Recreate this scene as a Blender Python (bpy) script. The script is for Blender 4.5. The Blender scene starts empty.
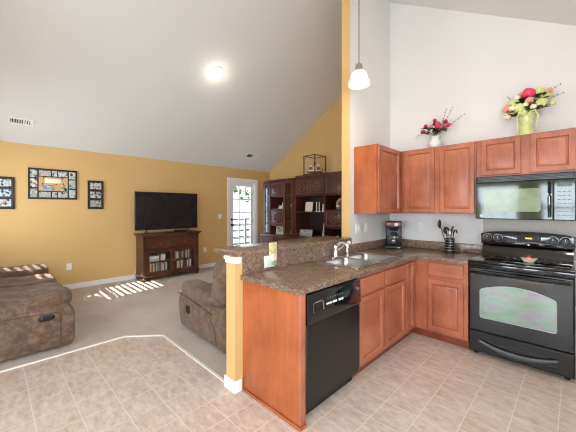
import bpy, bmesh, math, random
from mathutils import Vector, Matrix
random.seed(7)
SC = bpy.context.scene
COL = SC.collection
PI = math.pi

# ------------------------------------------------------------------ camera
TH = 0.777
cam = bpy.data.cameras.new('camera')
cam.sensor_width = 36.0
cam.lens = 36.0 * 292.784 / 576.0
cam.shift_y = -(216 - 208.4) / 576.0
cam.clip_start = 0.02
cam_o = bpy.data.objects.new('camera', cam)
cam_o.location = (0, 0, 1.437)
cam_o.rotation_euler = (PI / 2, 0, TH)
COL.objects.link(cam_o)
SC.camera = cam_o

# ------------------------------------------------------------------ world, sun, window light, exposure
SC.view_settings.view_transform = 'Standard'
SC.view_settings.look = 'None'
SC.view_settings.gamma = 1.0
SC.view_settings.use_curve_mapping = False
SC.view_settings.exposure = 0.35
SC.cycles.filter_width = 1.1
SC.cycles.max_bounces = 10
SC.cycles.diffuse_bounces = 6
SC.cycles.glossy_bounces = 4
SC.cycles.transparent_max_bounces = 12
SC.cycles.sample_clamp_indirect = 6.0

w = bpy.data.worlds.new('sky')
SC.world = w
w.use_nodes = True
nt = w.node_tree
bg = nt.nodes['Background']
grad = nt.nodes.new('ShaderNodeTexGradient')
tc = nt.nodes.new('ShaderNodeTexCoord')
sep = nt.nodes.new('ShaderNodeSeparateXYZ')
ramp = nt.nodes.new('ShaderNodeValToRGB')
nt.links.new(tc.outputs['Generated'], sep.inputs[0])
nt.links.new(sep.outputs['Z'], ramp.inputs[0])
ramp.color_ramp.elements[0].color = (0.86, 0.93, 1.0, 1)
ramp.color_ramp.elements[1].color = (0.45, 0.66, 1.0, 1)
nt.links.new(ramp.outputs[0], bg.inputs['Color'])
bg.inputs['Strength'].default_value = 1.25


def light(name, kind, loc, direction, energy, color=(1, 1, 1), **kw):
    l = bpy.data.lights.new(name, kind)
    l.energy = energy
    l.color = color
    for k, v in kw.items():
        setattr(l, k, v)
    o = bpy.data.objects.new(name, l)
    o.location = loc
    o.rotation_euler = Vector(direction).to_track_quat('-Z', 'Y').to_euler()
    COL.objects.link(o)
    return o


light('sun', 'SUN', (-5, -6, 5), (-0.2, 1, -0.75), 15.0, (1, 0.95, 0.88), angle=0.004)
DAY = (0.86, 1.0, 1.13)
# daylight that comes in at the window openings, the side one added as fill (area lamps the size of the openings)
light('daylight_window_dining', 'AREA', (-1.625, -3.3, 1.45), (0, 1, -0.36), 56, DAY, shape='RECTANGLE', size=0.95, size_y=1.3)
light('daylight_window_dining', 'AREA', (-0.2, -3.3, 1.45), (0, 1, -0.36), 56, DAY, shape='RECTANGLE', size=0.95, size_y=1.3)
light('added_side_fill', 'AREA', (1.35, -0.8, 1.3), (-1, 0.15, -0.4), 104, DAY, shape='RECTANGLE', size=2.1, size_y=1.6)  # fill lamp of the added side window, evens out the room light
light('daylight_window_living', 'AREA', (-5.23, -0.8, 1.55), (0, 1, 0.08), 60, DAY, shape='RECTANGLE', size=0.85, size_y=1.4)
light('daylight_door', 'AREA', (-6.6, 4.77, 1.2), (1, 0, -0.1), 9, (0.82, 0.95, 1.15), shape='RECTANGLE', size=0.6, size_y=1.7)

# ------------------------------------------------------------------ materials


def srgb(r, g, b):
    f = lambda c: (c / 255 / 12.92) if c / 255 <= 0.04045 else ((c / 255 + 0.055) / 1.055) ** 2.4
    return (f(r), f(g), f(b), 1)


class Mat:
    def __init__(s, name):
        s.m = bpy.data.materials.new(name)
        s.m.use_nodes = True
        s.nt = s.m.node_tree
        s.b = s.nt.nodes['Principled BSDF']
        s._c = None

    def n(s, t, **kw):
        nd = s.nt.nodes.new(t)
        for k, v in kw.items():
            if k in nd.inputs:
                nd.inputs[k].default_value = v
            else:
                setattr(nd, k, v)
        return nd

    def l(s, a, b):
        s.nt.links.new(a, b)

    def coord(s):
        if s._c is None:
            s._c = s.n('ShaderNodeTexCoord').outputs['Object']
        return s._c

    def geo(s):
        return s.n('ShaderNodeNewGeometry').outputs['Position']

    def noise(s, scale, detail=3, rough=0.55, vec=None, stretch=None):
        v = vec or s.coord()
        if stretch:
            mp = s.n('ShaderNodeMapping')
            mp.inputs['Scale'].default_value = stretch
            s.l(v, mp.inputs[0])
            v = mp.outputs[0]
        nd = s.n('ShaderNodeTexNoise')
        nd.inputs['Scale'].default_value = scale
        nd.inputs['Detail'].default_value = detail
        nd.inputs['Roughness'].default_value = rough
        s.l(v, nd.inputs['Vector'])
        return nd.outputs['Fac']

    def ramp(s, fac, stops):
        r = s.n('ShaderNodeValToRGB')
        e = r.color_ramp.elements
        while len(e) < len(stops):
            e.new(0.5)
        for i, (p, c) in enumerate(stops):
            e[i].position = p
            e[i].color = c
        s.l(fac, r.inputs[0])
        return r.outputs[0]

    def bump(s, h, strength, dist=0.01):
        b = s.n('ShaderNodeBump')
        b.inputs['Strength'].default_value = strength
        b.inputs['Distance'].default_value = dist
        s.l(h, b.inputs['Height'])
        s.l(b.outputs[0], s.b.inputs['Normal'])

    def set(s, **kw):
        for k, v in kw.items():
            s.b.inputs[k.replace('_', ' ')].default_value = v
        return s


def mix(m, fac, a, b, mode='MIX'):
    x = m.n('ShaderNodeMix', data_type='RGBA', blend_type=mode)
    for sock, v in ((x.inputs['Factor'], fac), (x.inputs['A'], a), (x.inputs['B'], b)):
        pass
    F, A, B = x.inputs[0], x.inputs[6], x.inputs[7]
    for sock, v in ((F, fac), (A, a), (B, b)):
        if hasattr(v, 'links'):
            m.l(v, sock)
        else:
            sock.default_value = v
    return x.outputs[2]


def plain(name, c, rough=0.5, metal=0.0, spec=0.5, var=0.06, scale=30, bump=0.0, coat=0.0):
    m = Mat(name)
    c = srgb(*c)
    lo = tuple(x * (1 - var) for x in c[:3]) + (1,)
    hi = tuple(min(1, x * (1 + var)) for x in c[:3]) + (1,)
    nz = m.noise(scale)
    m.l(m.ramp(nz, [(0.3, lo), (0.7, hi)]), m.b.inputs['Base Color'])
    m.set(Roughness=rough, Metallic=metal, Specular_IOR_Level=spec, Coat_Weight=coat)
    if bump:
        m.bump(nz, bump, 0.004)
    return m.m


def wall_paint(name, c, var=0.02):
    m = Mat(name)
    c = srgb(*c)
    nz = m.noise(1.3, 2)
    m.l(m.ramp(nz, [(0.3, tuple(x * (1 - var) for x in c[:3]) + (1,)), (0.7, c)]), m.b.inputs['Base Color'])
    m.set(Roughness=0.75, Specular_IOR_Level=0.25)
    m.bump(m.noise(160, 2), 0.12, 0.002)
    return m.m


def wood(name, dark, light_, scale=9, rough=0.32, axis='Z', bump=0.05, coat=0.15):
    m = Mat(name)
    st = {'Z': (9, 9, 0.9), 'Y': (9, 0.9, 9), 'X': (0.9, 9, 9)}[axis]
    a = m.noise(scale * 0.55, 4, 0.6, stretch=st)
    b = m.noise(3.0, 3, 0.55)
    c1 = m.ramp(a, [(0.3, srgb(*dark)), (0.72, srgb(*light_))])
    d2 = tuple(int(x * 0.86) for x in dark)
    c2 = m.ramp(b, [(0.3, srgb(*d2)), (0.7, srgb(*light_))])
    m.l(mix(m, 0.62, c1, c2), m.b.inputs['Base Color'])
    m.set(Roughness=rough, Coat_Weight=coat, Coat_Roughness=0.25, Specular_IOR_Level=0.4)
    m.bump(a, bump, 0.002)
    return m.m


def laminate():
    m = Mat('brown speckled laminate')
    g = m.geo()
    n1 = m.noise(70, 3, 0.75, vec=g)
    n2 = m.noise(16, 3, 0.6, vec=g)
    v = m.n('ShaderNodeTexVoronoi', feature='F1')
    v.inputs['Scale'].default_value = 75
    m.l(g, v.inputs['Vector'])
    base = m.ramp(n1, [(0.36, srgb(66, 48, 38)), (0.5, srgb(120, 97, 82)), (0.62, srgb(172, 147, 127))])
    pat = m.ramp(n2, [(0.35, srgb(98, 76, 62)), (0.65, srgb(142, 118, 100))])
    spk = m.ramp(v.outputs['Distance'], [(0.12, (1, 1, 1, 1)), (0.24, (0, 0, 0, 1))])
    b2 = mix(m, 0.4, base, pat)
    sf = m.n('ShaderNodeMath', operation='MULTIPLY')
    m.l(spk, sf.inputs[0])
    sf.inputs[1].default_value = 0.5
    m.l(mix(m, sf.outputs[0], b2, srgb(205, 185, 165)), m.b.inputs['Base Color'])
    m.set(Roughness=0.24, Specular_IOR_Level=0.5)
    return m.m


def vinyl():
    m = Mat('beige vinyl tile')
    g = m.geo()
    mp = m.n('ShaderNodeMapping')
    mp.inputs['Location'].default_value = (0.083 + 0.232 * 20, -0.21 + 0.232 * 20, 0)
    m.l(g, mp.inputs[0])
    sp = m.n('ShaderNodeSeparateXYZ')
    m.l(mp.outputs[0], sp.inputs[0])

    def line(o):
        d = m.n('ShaderNodeMath', operation='DIVIDE')
        m.l(o, d.inputs[0]); d.inputs[1].default_value = 0.232
        fr = m.n('ShaderNodeMath', operation='FRACT'); m.l(d.outputs[0], fr.inputs[0])
        s5 = m.n('ShaderNodeMath', operation='SUBTRACT'); m.l(fr.outputs[0], s5.inputs[0]); s5.inputs[1].default_value = 0.5
        ab = m.n('ShaderNodeMath', operation='ABSOLUTE'); m.l(s5.outputs[0], ab.inputs[0])
        gt = m.n('ShaderNodeMapRange'); m.l(ab.outputs[0], gt.inputs[0])
        gt.inputs[1].default_value = 0.483; gt.inputs[2].default_value = 0.493
        fl = m.n('ShaderNodeMath', operation='FLOOR'); m.l(d.outputs[0], fl.inputs[0])
        return gt.outputs[0], fl.outputs[0]
    lx, fx = line(sp.outputs[0])
    ly, fy = line(sp.outputs[1])
    mx = m.n('ShaderNodeMath', operation='MAXIMUM')
    m.l(lx, mx.inputs[0]); m.l(ly, mx.inputs[1])
    cb = m.n('ShaderNodeCombineXYZ')
    m.l(fx, cb.inputs[0]); m.l(fy, cb.inputs[1])
    wn = m.n('ShaderNodeTexWhiteNoise', noise_dimensions='3D')
    m.l(cb.outputs[0], wn.inputs['Vector'])
    off = m.n('ShaderNodeVectorMath', operation='MULTIPLY_ADD')
    m.l(wn.outputs['Color'], off.inputs[0]); off.inputs[1].default_value = (3, 3, 3); m.l(g, off.inputs[2])
    rot = m.n('ShaderNodeMapping'); rot.inputs['Rotation'].default_value = (0, 0, 0.75); rot.inputs['Scale'].default_value = (1, 2.3, 1)
    m.l(off.outputs[0], rot.inputs[0])
    a = m.noise(10, 5, 0.72, vec=rot.outputs[0])
    b = m.noise(3.2, 3, 0.5, vec=g)
    c1 = m.ramp(a, [(0.33, srgb(166, 144, 128)), (0.5, srgb(206, 188, 174)), (0.66, srgb(230, 216, 203))])
    c2 = m.ramp(b, [(0.3, srgb(204, 183, 166)), (0.7, srgb(222, 204, 192))])
    tile = mix(m, 0.45, c1, c2)
    gf = m.n('ShaderNodeMath', operation='MULTIPLY'); m.l(mx.outputs[0], gf.inputs[0]); gf.inputs[1].default_value = 0.9
    m.l(mix(m, gf.outputs[0], tile, srgb(230, 220, 207)), m.b.inputs['Base Color'])
    m.set(Roughness=0.38, Specular_IOR_Level=0.35)
    m.bump(a, 0.15, 0.003)
    return m.m


def carpet_mat():
    m = Mat('grey beige carpet')
    g = m.geo()
    a = m.noise(220, 2, 0.7, vec=g)
    b = m.noise(2.5, 4, 0.6, vec=g)
    c1 = m.ramp(a, [(0.3, srgb(166, 153, 143)), (0.7, srgb(232, 220, 209))])
    c2 = m.ramp(b, [(0.3, srgb(186, 172, 161)), (0.7, srgb(216, 203, 192))])
    m.l(mix(m, 0.5, c1, c2), m.b.inputs['Base Color'])
    m.set(Roughness=0.95, Specular_IOR_Level=0.1)
    m.bump(a, 0.6, 0.006)
    return m.m


def suede():
    m = Mat('brown suede upholstery')
    a = m.noise(11, 5, 0.72)
    b = m.noise(42, 3, 0.6)
    c1 = m.ramp(a, [(0.33, srgb(76, 58, 46)), (0.5, srgb(106, 84, 68)), (0.68, srgb(146, 121, 101))])
    c2 = m.ramp(b, [(0.3, srgb(84, 66, 52)), (0.7, srgb(132, 108, 89))])
    m.l(mix(m, 0.4, c1, c2), m.b.inputs['Base Color'])
    m.set(Roughness=0.8, Specular_IOR_Level=0.2, Sheen_Weight=0.15)
    m.bump(a, 0.35, 0.02)
    return m.m


def glass(name, tint=(1, 1, 1), refl=0.12, rough=0.02):
    m = Mat(name)
    out = m.nt.nodes['Material Output']
    t = m.n('ShaderNodeBsdfTransparent')
    t.inputs[0].default_value = (*tint, 1)
    g = m.n('ShaderNodeBsdfGlossy')
    g.inputs['Roughness'].default_value = rough
    lw = m.n('ShaderNodeLayerWeight'); lw.inputs[0].default_value = 0.5
    p4 = m.n('ShaderNodeMath', operation='POWER'); m.l(lw.outputs['Facing'], p4.inputs[0]); p4.inputs[1].default_value = 4.0
    fr = m.n('ShaderNodeMath', operation='MULTIPLY'); m.l(p4.outputs[0], fr.inputs[0]); fr.inputs[1].default_value = 0.6
    ad = m.n('ShaderNodeMath', operation='ADD', use_clamp=True)
    nz = m.noise(4)
    ml = m.n('ShaderNodeMath', operation='MULTIPLY'); m.l(nz, ml.inputs[0]); ml.inputs[1].default_value = refl * 0.5
    m.l(fr.outputs[0], ad.inputs[0]); m.l(ml.outputs[0], ad.inputs[1])
    x = m.n('ShaderNodeMixShader')
    m.l(ad.outputs[0], x.inputs[0]); m.l(t.outputs[0], x.inputs[1]); m.l(g.outputs[0], x.inputs[2])
    m.l(x.outputs[0], out.inputs[0])
    return m.m


def glow(name, c, strength, var=0.05):
    m = Mat(name)
    c = srgb(*c)
    nz = m.noise(12)
    m.l(m.ramp(nz, [(0.3, tuple(x * (1 - var) for x in c[:3]) + (1,)), (0.7, c)]), m.b.inputs['Emission Color'])
    m.set(Base_Color=c, Emission_Strength=strength, Roughness=0.4)
    return m.m


M = dict(
    yellow=wall_paint('golden wall paint', (214, 176, 118)),
    white=wall_paint('off white wall paint', (226, 224, 221)),
    ceil=wall_paint('white ceiling paint', (226, 226, 223)),
    trim=plain('white gloss trim paint', (243, 242, 240), 0.35, var=0.02),
    vinyl=vinyl(), carpet=carpet_mat(), lam=laminate(), suede=suede(),
    cherry=wood('cherry cabinet wood', (152, 84, 57), (198, 122, 90)),
    cherry_h=wood('cherry cabinet wood across', (152, 84, 57), (198, 122, 90), axis='X'),
    panel=wood('cherry end panel veneer', (152, 76, 40), (192, 108, 66), scale=6),
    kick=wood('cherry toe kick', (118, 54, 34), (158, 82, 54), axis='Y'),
    walnut=wood('dark walnut furniture', (60, 33, 23), (98, 60, 43), rough=0.3),
    mahog=wood('dark mahogany wall unit', (56, 26, 21), (96, 50, 41), rough=0.28),
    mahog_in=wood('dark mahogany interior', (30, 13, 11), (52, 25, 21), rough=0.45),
    mahog_trim=wood('lighter mahogany moulding', (104, 62, 50), (140, 92, 76), rough=0.35),  # lighter tone for carving, beading and edge mouldings
    black=plain('black gloss appliance enamel', (11, 13, 17), 0.12, var=0.1, coat=0.4),
    blackm=plain('black satin plastic', (20, 20, 21), 0.38, var=0.1),
    blacktex=plain('black textured dishwasher panel', (25, 23, 22), 0.3, var=0.25, scale=60, bump=0.05),
    blackglass=plain('black ceramic glass', (9, 10, 9), 0.05, var=0.05, coat=0.5),
    steel=plain('brushed stainless steel', (186, 184, 180), 0.3, metal=1.0, var=0.06, scale=60),
    chrome=plain('polished chrome', (225, 226, 228), 0.12, metal=1.0, var=0.02),
    nickel=plain('brushed nickel', (176, 168, 158), 0.3, metal=1.0),
    grey=plain('mid grey mark', (120, 120, 118), 0.4),
    whitep=plain('white plastic', (238, 238, 234), 0.35, var=0.02),
    silver=plain('pale silver trim', (150, 150, 150), 0.3, metal=0.6),
    glass=glass('clear window glass'),
    cglass=glass('clear thin glass', refl=0.2),
    dglass=glass('smoked cabinet glass', (0.75, 0.78, 0.78), 0.35),
    splash=plain('taupe laminate splash sheet', (168, 158, 148), 0.35, var=0.08, scale=80),
    tv=plain('dark television screen', (30, 30, 34), 0.22, var=0.15, scale=3),
    cream=plain('cream ceramic', (224, 214, 190), 0.35),
    shade=glow('frosted glass lamp shade', (255, 232, 214), 0.85),
    bulb=glow('lit bulb', (255, 250, 240), 6.0),
    dome=glow('lit frosted glass dome', (255, 250, 242), 5.0),
    amber=glow('amber display digits', (255, 150, 60), 1.5),
    brown_plastic=plain('dark red brown metal', (92, 38, 28), 0.25, var=0.1),
    leaf=plain('dark green leaf', (58, 82, 44), 0.5, var=0.35, scale=60),
    leaf2=plain('yellow green leaf', (150, 168, 84), 0.5, var=0.3, scale=60),
    twig=plain('brown twig', (116, 84, 62), 0.7),
    red=plain('crimson petal', (206, 52, 78), 0.5, var=0.25, scale=90),
    pink=plain('salmon pink petal', (238, 160, 140), 0.5, var=0.2, scale=90),
    hot=plain('hot pink petal', (226, 60, 98), 0.5, var=0.2, scale=90),
    lime=plain('pale lime petal', (212, 216, 148), 0.5, var=0.2, scale=90),
    creamp=plain('cream petal', (240, 230, 200), 0.5, var=0.1, scale=90),
    limeglass=plain('lime green glass', (208, 214, 150), 0.12, var=0.12, scale=20),
    milk=plain('milky white glass', (222, 226, 220), 0.12, var=0.06, scale=40),
    frame=plain('black picture frame', (24, 20, 19), 0.4),
    mat_tan=plain('tan backing paper', (204, 160, 104), 0.7),
    strip=plain('pale metal edge strip', (236, 232, 226), 0.35, var=0.02),
    vent=plain('grey register louvre', (150, 148, 142), 0.5),
    deck=wood('weathered deck boards', (84, 82, 84), (120, 118, 118), axis='Y', rough=0.8),
    grass=plain('pale dry lawn', (150, 160, 150), 0.9, var=0.2, scale=4),
)

_pm = {}


def photo_mat(seed):
    """a small snapshot: blotchy figures on a pale ground"""
    if seed in _pm:
        return _pm[seed]
    r = random.Random(seed)
    m = Mat('snapshot print')
    v = m.noise(16 + r.random() * 8, 2, 0.5)
    cs = [(34, 36, 40), (176, 148, 128), (180, 190, 194), r.choice([(96, 128, 150), (120, 140, 104), (160, 96, 92), (190, 190, 176)]), (206, 208, 206)]
    head, rest = cs[:1], cs[1:]
    r.shuffle(rest)
    c = head + rest
    m.l(m.ramp(v, [(0.34, srgb(*c[0])), (0.42, srgb(*c[1])), (0.5, srgb(*c[2])), (0.57, srgb(*c[3])), (0.66, srgb(*c[4]))]), m.b.inputs['Base Color'])
    m.set(Roughness=0.25)
    _pm[seed] = m.m
    return m.m


_cm = {}


def col_mat(c, rough=0.4):
    if c not in _cm:
        _cm[c] = plain('printed sleeve', c, rough, var=0.12, scale=50)
    return _cm[c]


# ------------------------------------------------------------------ mesh helpers


class B:
    """collects shapes into one mesh"""

    def __init__(s):
        s.bm = bmesh.new()

    def add(s, tmp):
        me = bpy.data.meshes.new('t')
        tmp.to_mesh(me)
        tmp.free()
        s.bm.from_mesh(me)
        bpy.data.meshes.remove(me)
        return s

    def box(s, x0, x1, y0, y1, z0, z1, bev=0.0, seg=2, rot=None):
        t = bmesh.new()
        bmesh.ops.create_cube(t, size=1)
        c = Vector(((x0 + x1) / 2, (y0 + y1) / 2, (z0 + z1) / 2))
        for v in t.verts:
            v.co = Vector((v.co.x * (x1 - x0), v.co.y * (y1 - y0), v.co.z * (z1 - z0)))
        if bev:
            bev = min(bev, 0.48 * min(abs(x1 - x0), abs(y1 - y0), abs(z1 - z0)))
            bmesh.ops.bevel(t, geom=t.edges[:], offset=bev, segments=seg, affect='EDGES', profile=0.5)
        if rot is not None:
            bmesh.ops.rotate(t, verts=t.verts, cent=(0, 0, 0), matrix=rot)
        bmesh.ops.translate(t, verts=t.verts, vec=c)
        return s.add(t)

    def cyl(s, p0, p1, r0, r1=None, n=16):
        p0, p1 = Vector(p0), Vector(p1)
        r1 = r0 if r1 is None else r1
        t = bmesh.new()
        d = p1 - p0
        bmesh.ops.create_cone(t, cap_ends=True, segments=n, radius1=r0, radius2=r1, depth=d.length)
        t.transform(Matrix.Translation((p0 + p1) / 2) @ d.to_track_quat('Z', 'Y').to_matrix().to_4x4())
        return s.add(t)

    def sph(s, c, r, sc=(1, 1, 1), u=16, v=10):
        t = bmesh.new()
        bmesh.ops.create_uvsphere(t, u_segments=u, v_segments=v, radius=r)
        t.transform(Matrix.Translation(c) @ Matrix.Diagonal((*sc, 1)))
        return s.add(t)

    def soft(s, x0, x1, y0, y1, z0, z1, e=0.35, n=28, rot=None, puff=None):
        """superellipsoid cushion filling the box; puff(v) may push points"""
        t = bmesh.new()
        c = Vector(((x0 + x1) / 2, (y0 + y1) / 2, (z0 + z1) / 2))
        h = Vector((abs(x1 - x0) / 2, abs(y1 - y0) / 2, abs(z1 - z0) / 2))
        bmesh.ops.create_cube(t, size=2)
        bmesh.ops.subdivide_edges(t, edges=t.edges[:], cuts=n // 3, use_grid_fill=True)
        k = 2 / e
        for v in t.verts:
            p = v.co
            q = (abs(p.x) ** k + abs(p.y) ** k + abs(p.z) ** k) ** (1 / k)
            u = p / q
            v.co = Vector((u.x * h.x, u.y * h.y, u.z * h.z))
        if puff:
            for v in t.verts:
                v.co = v.co + puff(v.co, h)
        if rot is not None:
            bmesh.ops.rotate(t, verts=t.verts, cent=(0, 0, 0), matrix=rot)
        bmesh.ops.translate(t, verts=t.verts, vec=c)
        return s.add(t)

    def prism(s, pts, lo, hi, axis='X', bev=0.0, seg=2):
        """polygon pts in the plane normal to axis, extruded lo..hi. axis X: pts=(y,z), Y: pts=(x,z), Z: pts=(x,y)"""
        t = bmesh.new()
        f = {'X': lambda a, b, w_: (w_, a, b), 'Y': lambda a, b, w_: (a, w_, b), 'Z': lambda a, b, w_: (a, b, w_)}[axis]
        v0 = [t.verts.new(f(a, b, lo)) for a, b in pts]
        v1 = [t.verts.new(f(a, b, hi)) for a, b in pts]
        t.faces.new(v0)
        t.faces.new(v1[::-1])
        n = len(pts)
        for i in range(n):
            t.faces.new((v0[i], v1[i], v1[(i + 1) % n], v0[(i + 1) % n]))
        bmesh.ops.recalc_face_normals(t, faces=t.faces)
        if bev:
            es = [e for e in t.edges if (e.verts[0] in v0) == (e.verts[1] in v0)]
            bmesh.ops.bevel(t, geom=es, offset=bev, segments=seg, affect='EDGES', profile=0.5)
        return s.add(t)

    def tube(s, pts, r, n=8):
        pts = [Vector(p) for p in pts]
        t = bmesh.new()
        rings = []
        up = Vector((0, 0, 1))
        for i, p in enumerate(pts):
            d = (pts[min(i + 1, len(pts) - 1)] - pts[max(i - 1, 0)]).normalized()
            a = d.cross(up)
            if a.length < 0.05:
                a = d.cross(Vector((0, 1, 0)))
            a.normalize()
            b = d.cross(a).normalized()
            rr = r[i] if isinstance(r, (list, tuple)) else r
            rings.append([t.verts.new(p + (a * math.cos(2 * PI * k / n) + b * math.sin(2 * PI * k / n)) * rr) for k in range(n)])
        for q0, q1 in zip(rings, rings[1:]):
            for k in range(n):
                t.faces.new((q0[k], q0[(k + 1) % n], q1[(k + 1) % n], q1[k]))
        t.faces.new(rings[0][::-1])
        t.faces.new(rings[-1])
        bmesh.ops.recalc_face_normals(t, faces=t.faces)
        return s.add(t)

    def lathe(s, prof, c=(0, 0, 0), n=24, cap=True):
        t = bmesh.new()
        c = Vector(c)
        rings = [[t.verts.new(c + Vector((max(r, 1e-4) * math.cos(2 * PI * k / n), max(r, 1e-4) * math.sin(2 * PI * k / n), z))) for k in range(n)] for r, z in prof]
        for q0, q1 in zip(rings, rings[1:]):
            for k in range(n):
                t.faces.new((q0[k], q0[(k + 1) % n], q1[(k + 1) % n], q1[k]))
        if cap:
            t.faces.new(rings[0][::-1])
            t.faces.new(rings[-1])
        bmesh.ops.recalc_face_normals(t, faces=t.faces)
        return s.add(t)

    def rings(s, face, plane, u0, u1, v0, v1, prof, back):
        """panel facing X+, Y- or X-: rectangles inset by prof=[(inset, depth out)]; back = how far behind the plane"""
        t = bmesh.new()
        f = {'X+': lambda u, v, n: (plane + n, u, v), 'X-': lambda u, v, n: (plane - n, u, v), 'Y-': lambda u, v, n: (u, plane - n, v), 'Y+': lambda u, v, n: (u, plane + n, v), 'Z+': lambda u, v, n: (u, v, plane + n)}[face]
        rs = []
        for ins, d in [(0, -back)] + list(prof):
            rs.append([t.verts.new(f(a, b, d)) for a, b in ((u0 + ins, v0 + ins), (u1 - ins, v0 + ins), (u1 - ins, v1 - ins), (u0 + ins, v1 - ins))])
        for q0, q1 in zip(rs, rs[1:]):
            for k in range(4):
                t.faces.new((q0[k], q0[(k + 1) % 4], q1[(k + 1) % 4], q1[k]))
        t.faces.new(rs[-1])
        t.faces.new(rs[0][::-1])
        bmesh.ops.recalc_face_normals(t, faces=t.faces)
        return s.add(t)


def wloc(o):
    v = Vector((0, 0, 0))
    while o is not None:
        v += o.location
        o = o.parent
    return v


def obj(name, b, mat, parent=None, local=False, smooth=True, ang=35):
    """link one mesh object; shapes are given in world coordinates unless local"""
    me = bpy.data.meshes.new(name)
    if parent is not None and not local:
        bmesh.ops.translate(b.bm, verts=b.bm.verts, vec=-wloc(parent))
    b.bm.to_mesh(me)
    b.bm.free()
    for mt in (mat if isinstance(mat, (list, tuple)) else [mat]):
        me.materials.append(mt)
    if smooth:
        me.shade_smooth()
        me.set_sharp_from_angle(angle=math.radians(ang))
    o = bpy.data.objects.new(name, me)
    COL.objects.link(o)
    if parent is not None:
        o.parent = parent
    return o


def tag(o, label, cat, group=None):
    o['label'] = label
    o['category'] = cat
    if group:
        o['group'] = group
    return o


def thing(name, label, cat, loc=(0, 0, 0), rotz=0.0, group=None):
    o = bpy.data.objects.new(name, None)
    o.empty_display_size = 0.1
    COL.objects.link(o)
    o.location = loc
    o.rotation_euler = (0, 0, rotz)
    return tag(o, label, cat, group)


def struct(name, b, mat, smooth=False):
    o = obj(name, b, mat, smooth=smooth)
    o['kind'] = 'structure'
    return o


def dup(root, loc, label, rotz=None, group=None, mats=None):
    r = root.copy()
    COL.objects.link(r)
    r.location = loc
    if rotz is not None:
        r.rotation_euler = (0, 0, rotz)
    r['label'] = label
    if group:
        r['group'] = group
    for ch in list(root.children):
        c = ch.copy()
        COL.objects.link(c)
        c.parent = r
        for g in list(ch.children):
            d = g.copy()
            COL.objects.link(d)
            d.parent = c
    return r


ORD = ['first', 'second', 'third', 'fourth', 'fifth', 'sixth', 'seventh', 'eighth', 'ninth', 'tenth', 'eleventh', 'twelfth']

# ------------------------------------------------------------------ the room
XL, XR, YB, YK, YR, XS = -6.4, 1.25, 5.74, 4.0, -3.2, -1.89
HT = 0.12                                    # divider wall thickness
ZL = lambda x: 2.488 + 0.632 * (x + 6.4)   # living room slope
ZK = lambda x: 4.361 - 0.613 * (x + 1.872)   # kitchen slope
XRIDGE = (4.361 - 0.613 * 1.872 - 2.488 - 0.632 * 6.4) / (0.632 + 0.613)
ZRIDGE = ZL(XRIDGE)
YJ, XJ = -0.62, -3.5                         # living room rear wall, its return

# floors: vinyl, carpet
struct('floor', B().prism([(XJ, YR), (XR, YR), (XR, YK), (XS, YK), (XS, 1.36), (-3.32, 1.375), (-3.6, 1.06), (-3.6, YJ), (XJ, YJ)], -0.1, 0.0, 'Z'), M['vinyl'])
struct('floor_carpet', B().prism([(XL, YJ), (-3.6, YJ), (-3.6, 1.06), (-3.32, 1.375), (XS, 1.36), (XS, YB), (XL, YB)], -0.1, 0.006, 'Z'), M['carpet'])
edge = [(-3.6, YJ), (-3.6, 1.06), (-3.32, 1.375), (-2.03, 1.362)]
b = B()
for (xa, ya), (xb, yb) in zip(edge, edge[1:]):
    d = Vector((xb - xa, yb - ya, 0)).normalized() * 0.004
    nrm = Vector((-d.y, d.x, 0)).normalized() * 0.011
    pa, pb = Vector((xa, ya, 0)) - d, Vector((xb, yb, 0)) + d
    b.prism([(pa + nrm).to_2d()[:], (pb + nrm).to_2d()[:], (pb - nrm).to_2d()[:], (pa - nrm).to_2d()[:]], -0.01, 0.011, 'Z')
struct('trim_1', b, M['strip'])

# ceiling, one mesh of two slopes
b = B()
b.prism([(XL - 0.1, ZL(XL - 0.1)), (XRIDGE, ZRIDGE), (XR + 0.1, ZK(XR + 0.1)), (XR + 0.1, ZK(XR + 0.1) + 0.12), (XRIDGE, ZRIDGE + 0.12), (XL - 0.1, ZL(XL - 0.1) + 0.12)], YJ - 0.12, YB + 0.1, 'Y')
x0 = XJ - 0.12
b.prism([(x0, ZL(x0)), (XRIDGE, ZRIDGE), (XR + 0.1, ZK(XR + 0.1)), (XR + 0.1, ZK(XR + 0.1) + 0.12), (XRIDGE, ZRIDGE + 0.12), (x0, ZL(x0) + 0.12)], YR - 0.1, YJ - 0.12, 'Y')
struct('ceiling', b, M['ceil'])

# left wall (television wall) with the door opening
DY0, DY1, DZ = 4.36, 5.185, 2.15
b = B()
b.box(XL - 0.12, XL, YJ - 0.12, DY0, -0.1, ZL(XL))
b.box(XL - 0.12, XL, DY1, YB + 0.1, -0.1, ZL(XL))
b.box(XL - 0.12, XL, DY0, DY1, DZ, ZL(XL))
struct('wall_left', b, M['yellow'])
# back wall of the living room
struct('wall_back', B().prism([(XL, -0.1), (XS, -0.1), (XS, ZK(XS)), (XRIDGE, ZRIDGE), (XL, ZL(XL))], YB, YB + 0.12, 'Y'), M['yellow'])
# kitchen wall
struct('wall_kitchen', B().prism([(XS, -0.1), (XR, -0.1), (XR, ZK(XR)), (XS, ZK(XS))], YK, YK + 0.12, 'Y'), M['white'])
# divider: tall part and half wall; golden outside, white on the kitchen side
b = B()
YS = 2.965
b.prism([(XS - HT, 0.0), (XS, 0.0), (XS, ZK(XS)), (XS - HT, ZK(XS - HT))], YS, YB, 'Y')
b.box(XS - HT, XS, 1.335, YS, 0, 1.055)
div = struct('wall_divider', b, [M['yellow'], M['white']])
for p in div.data.polygons:
    if p.normal.x > 0.9 and p.center.y > YS:
        p.material_index = 1
# right wall with an added side window for fill, rear walls with their windows


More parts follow.
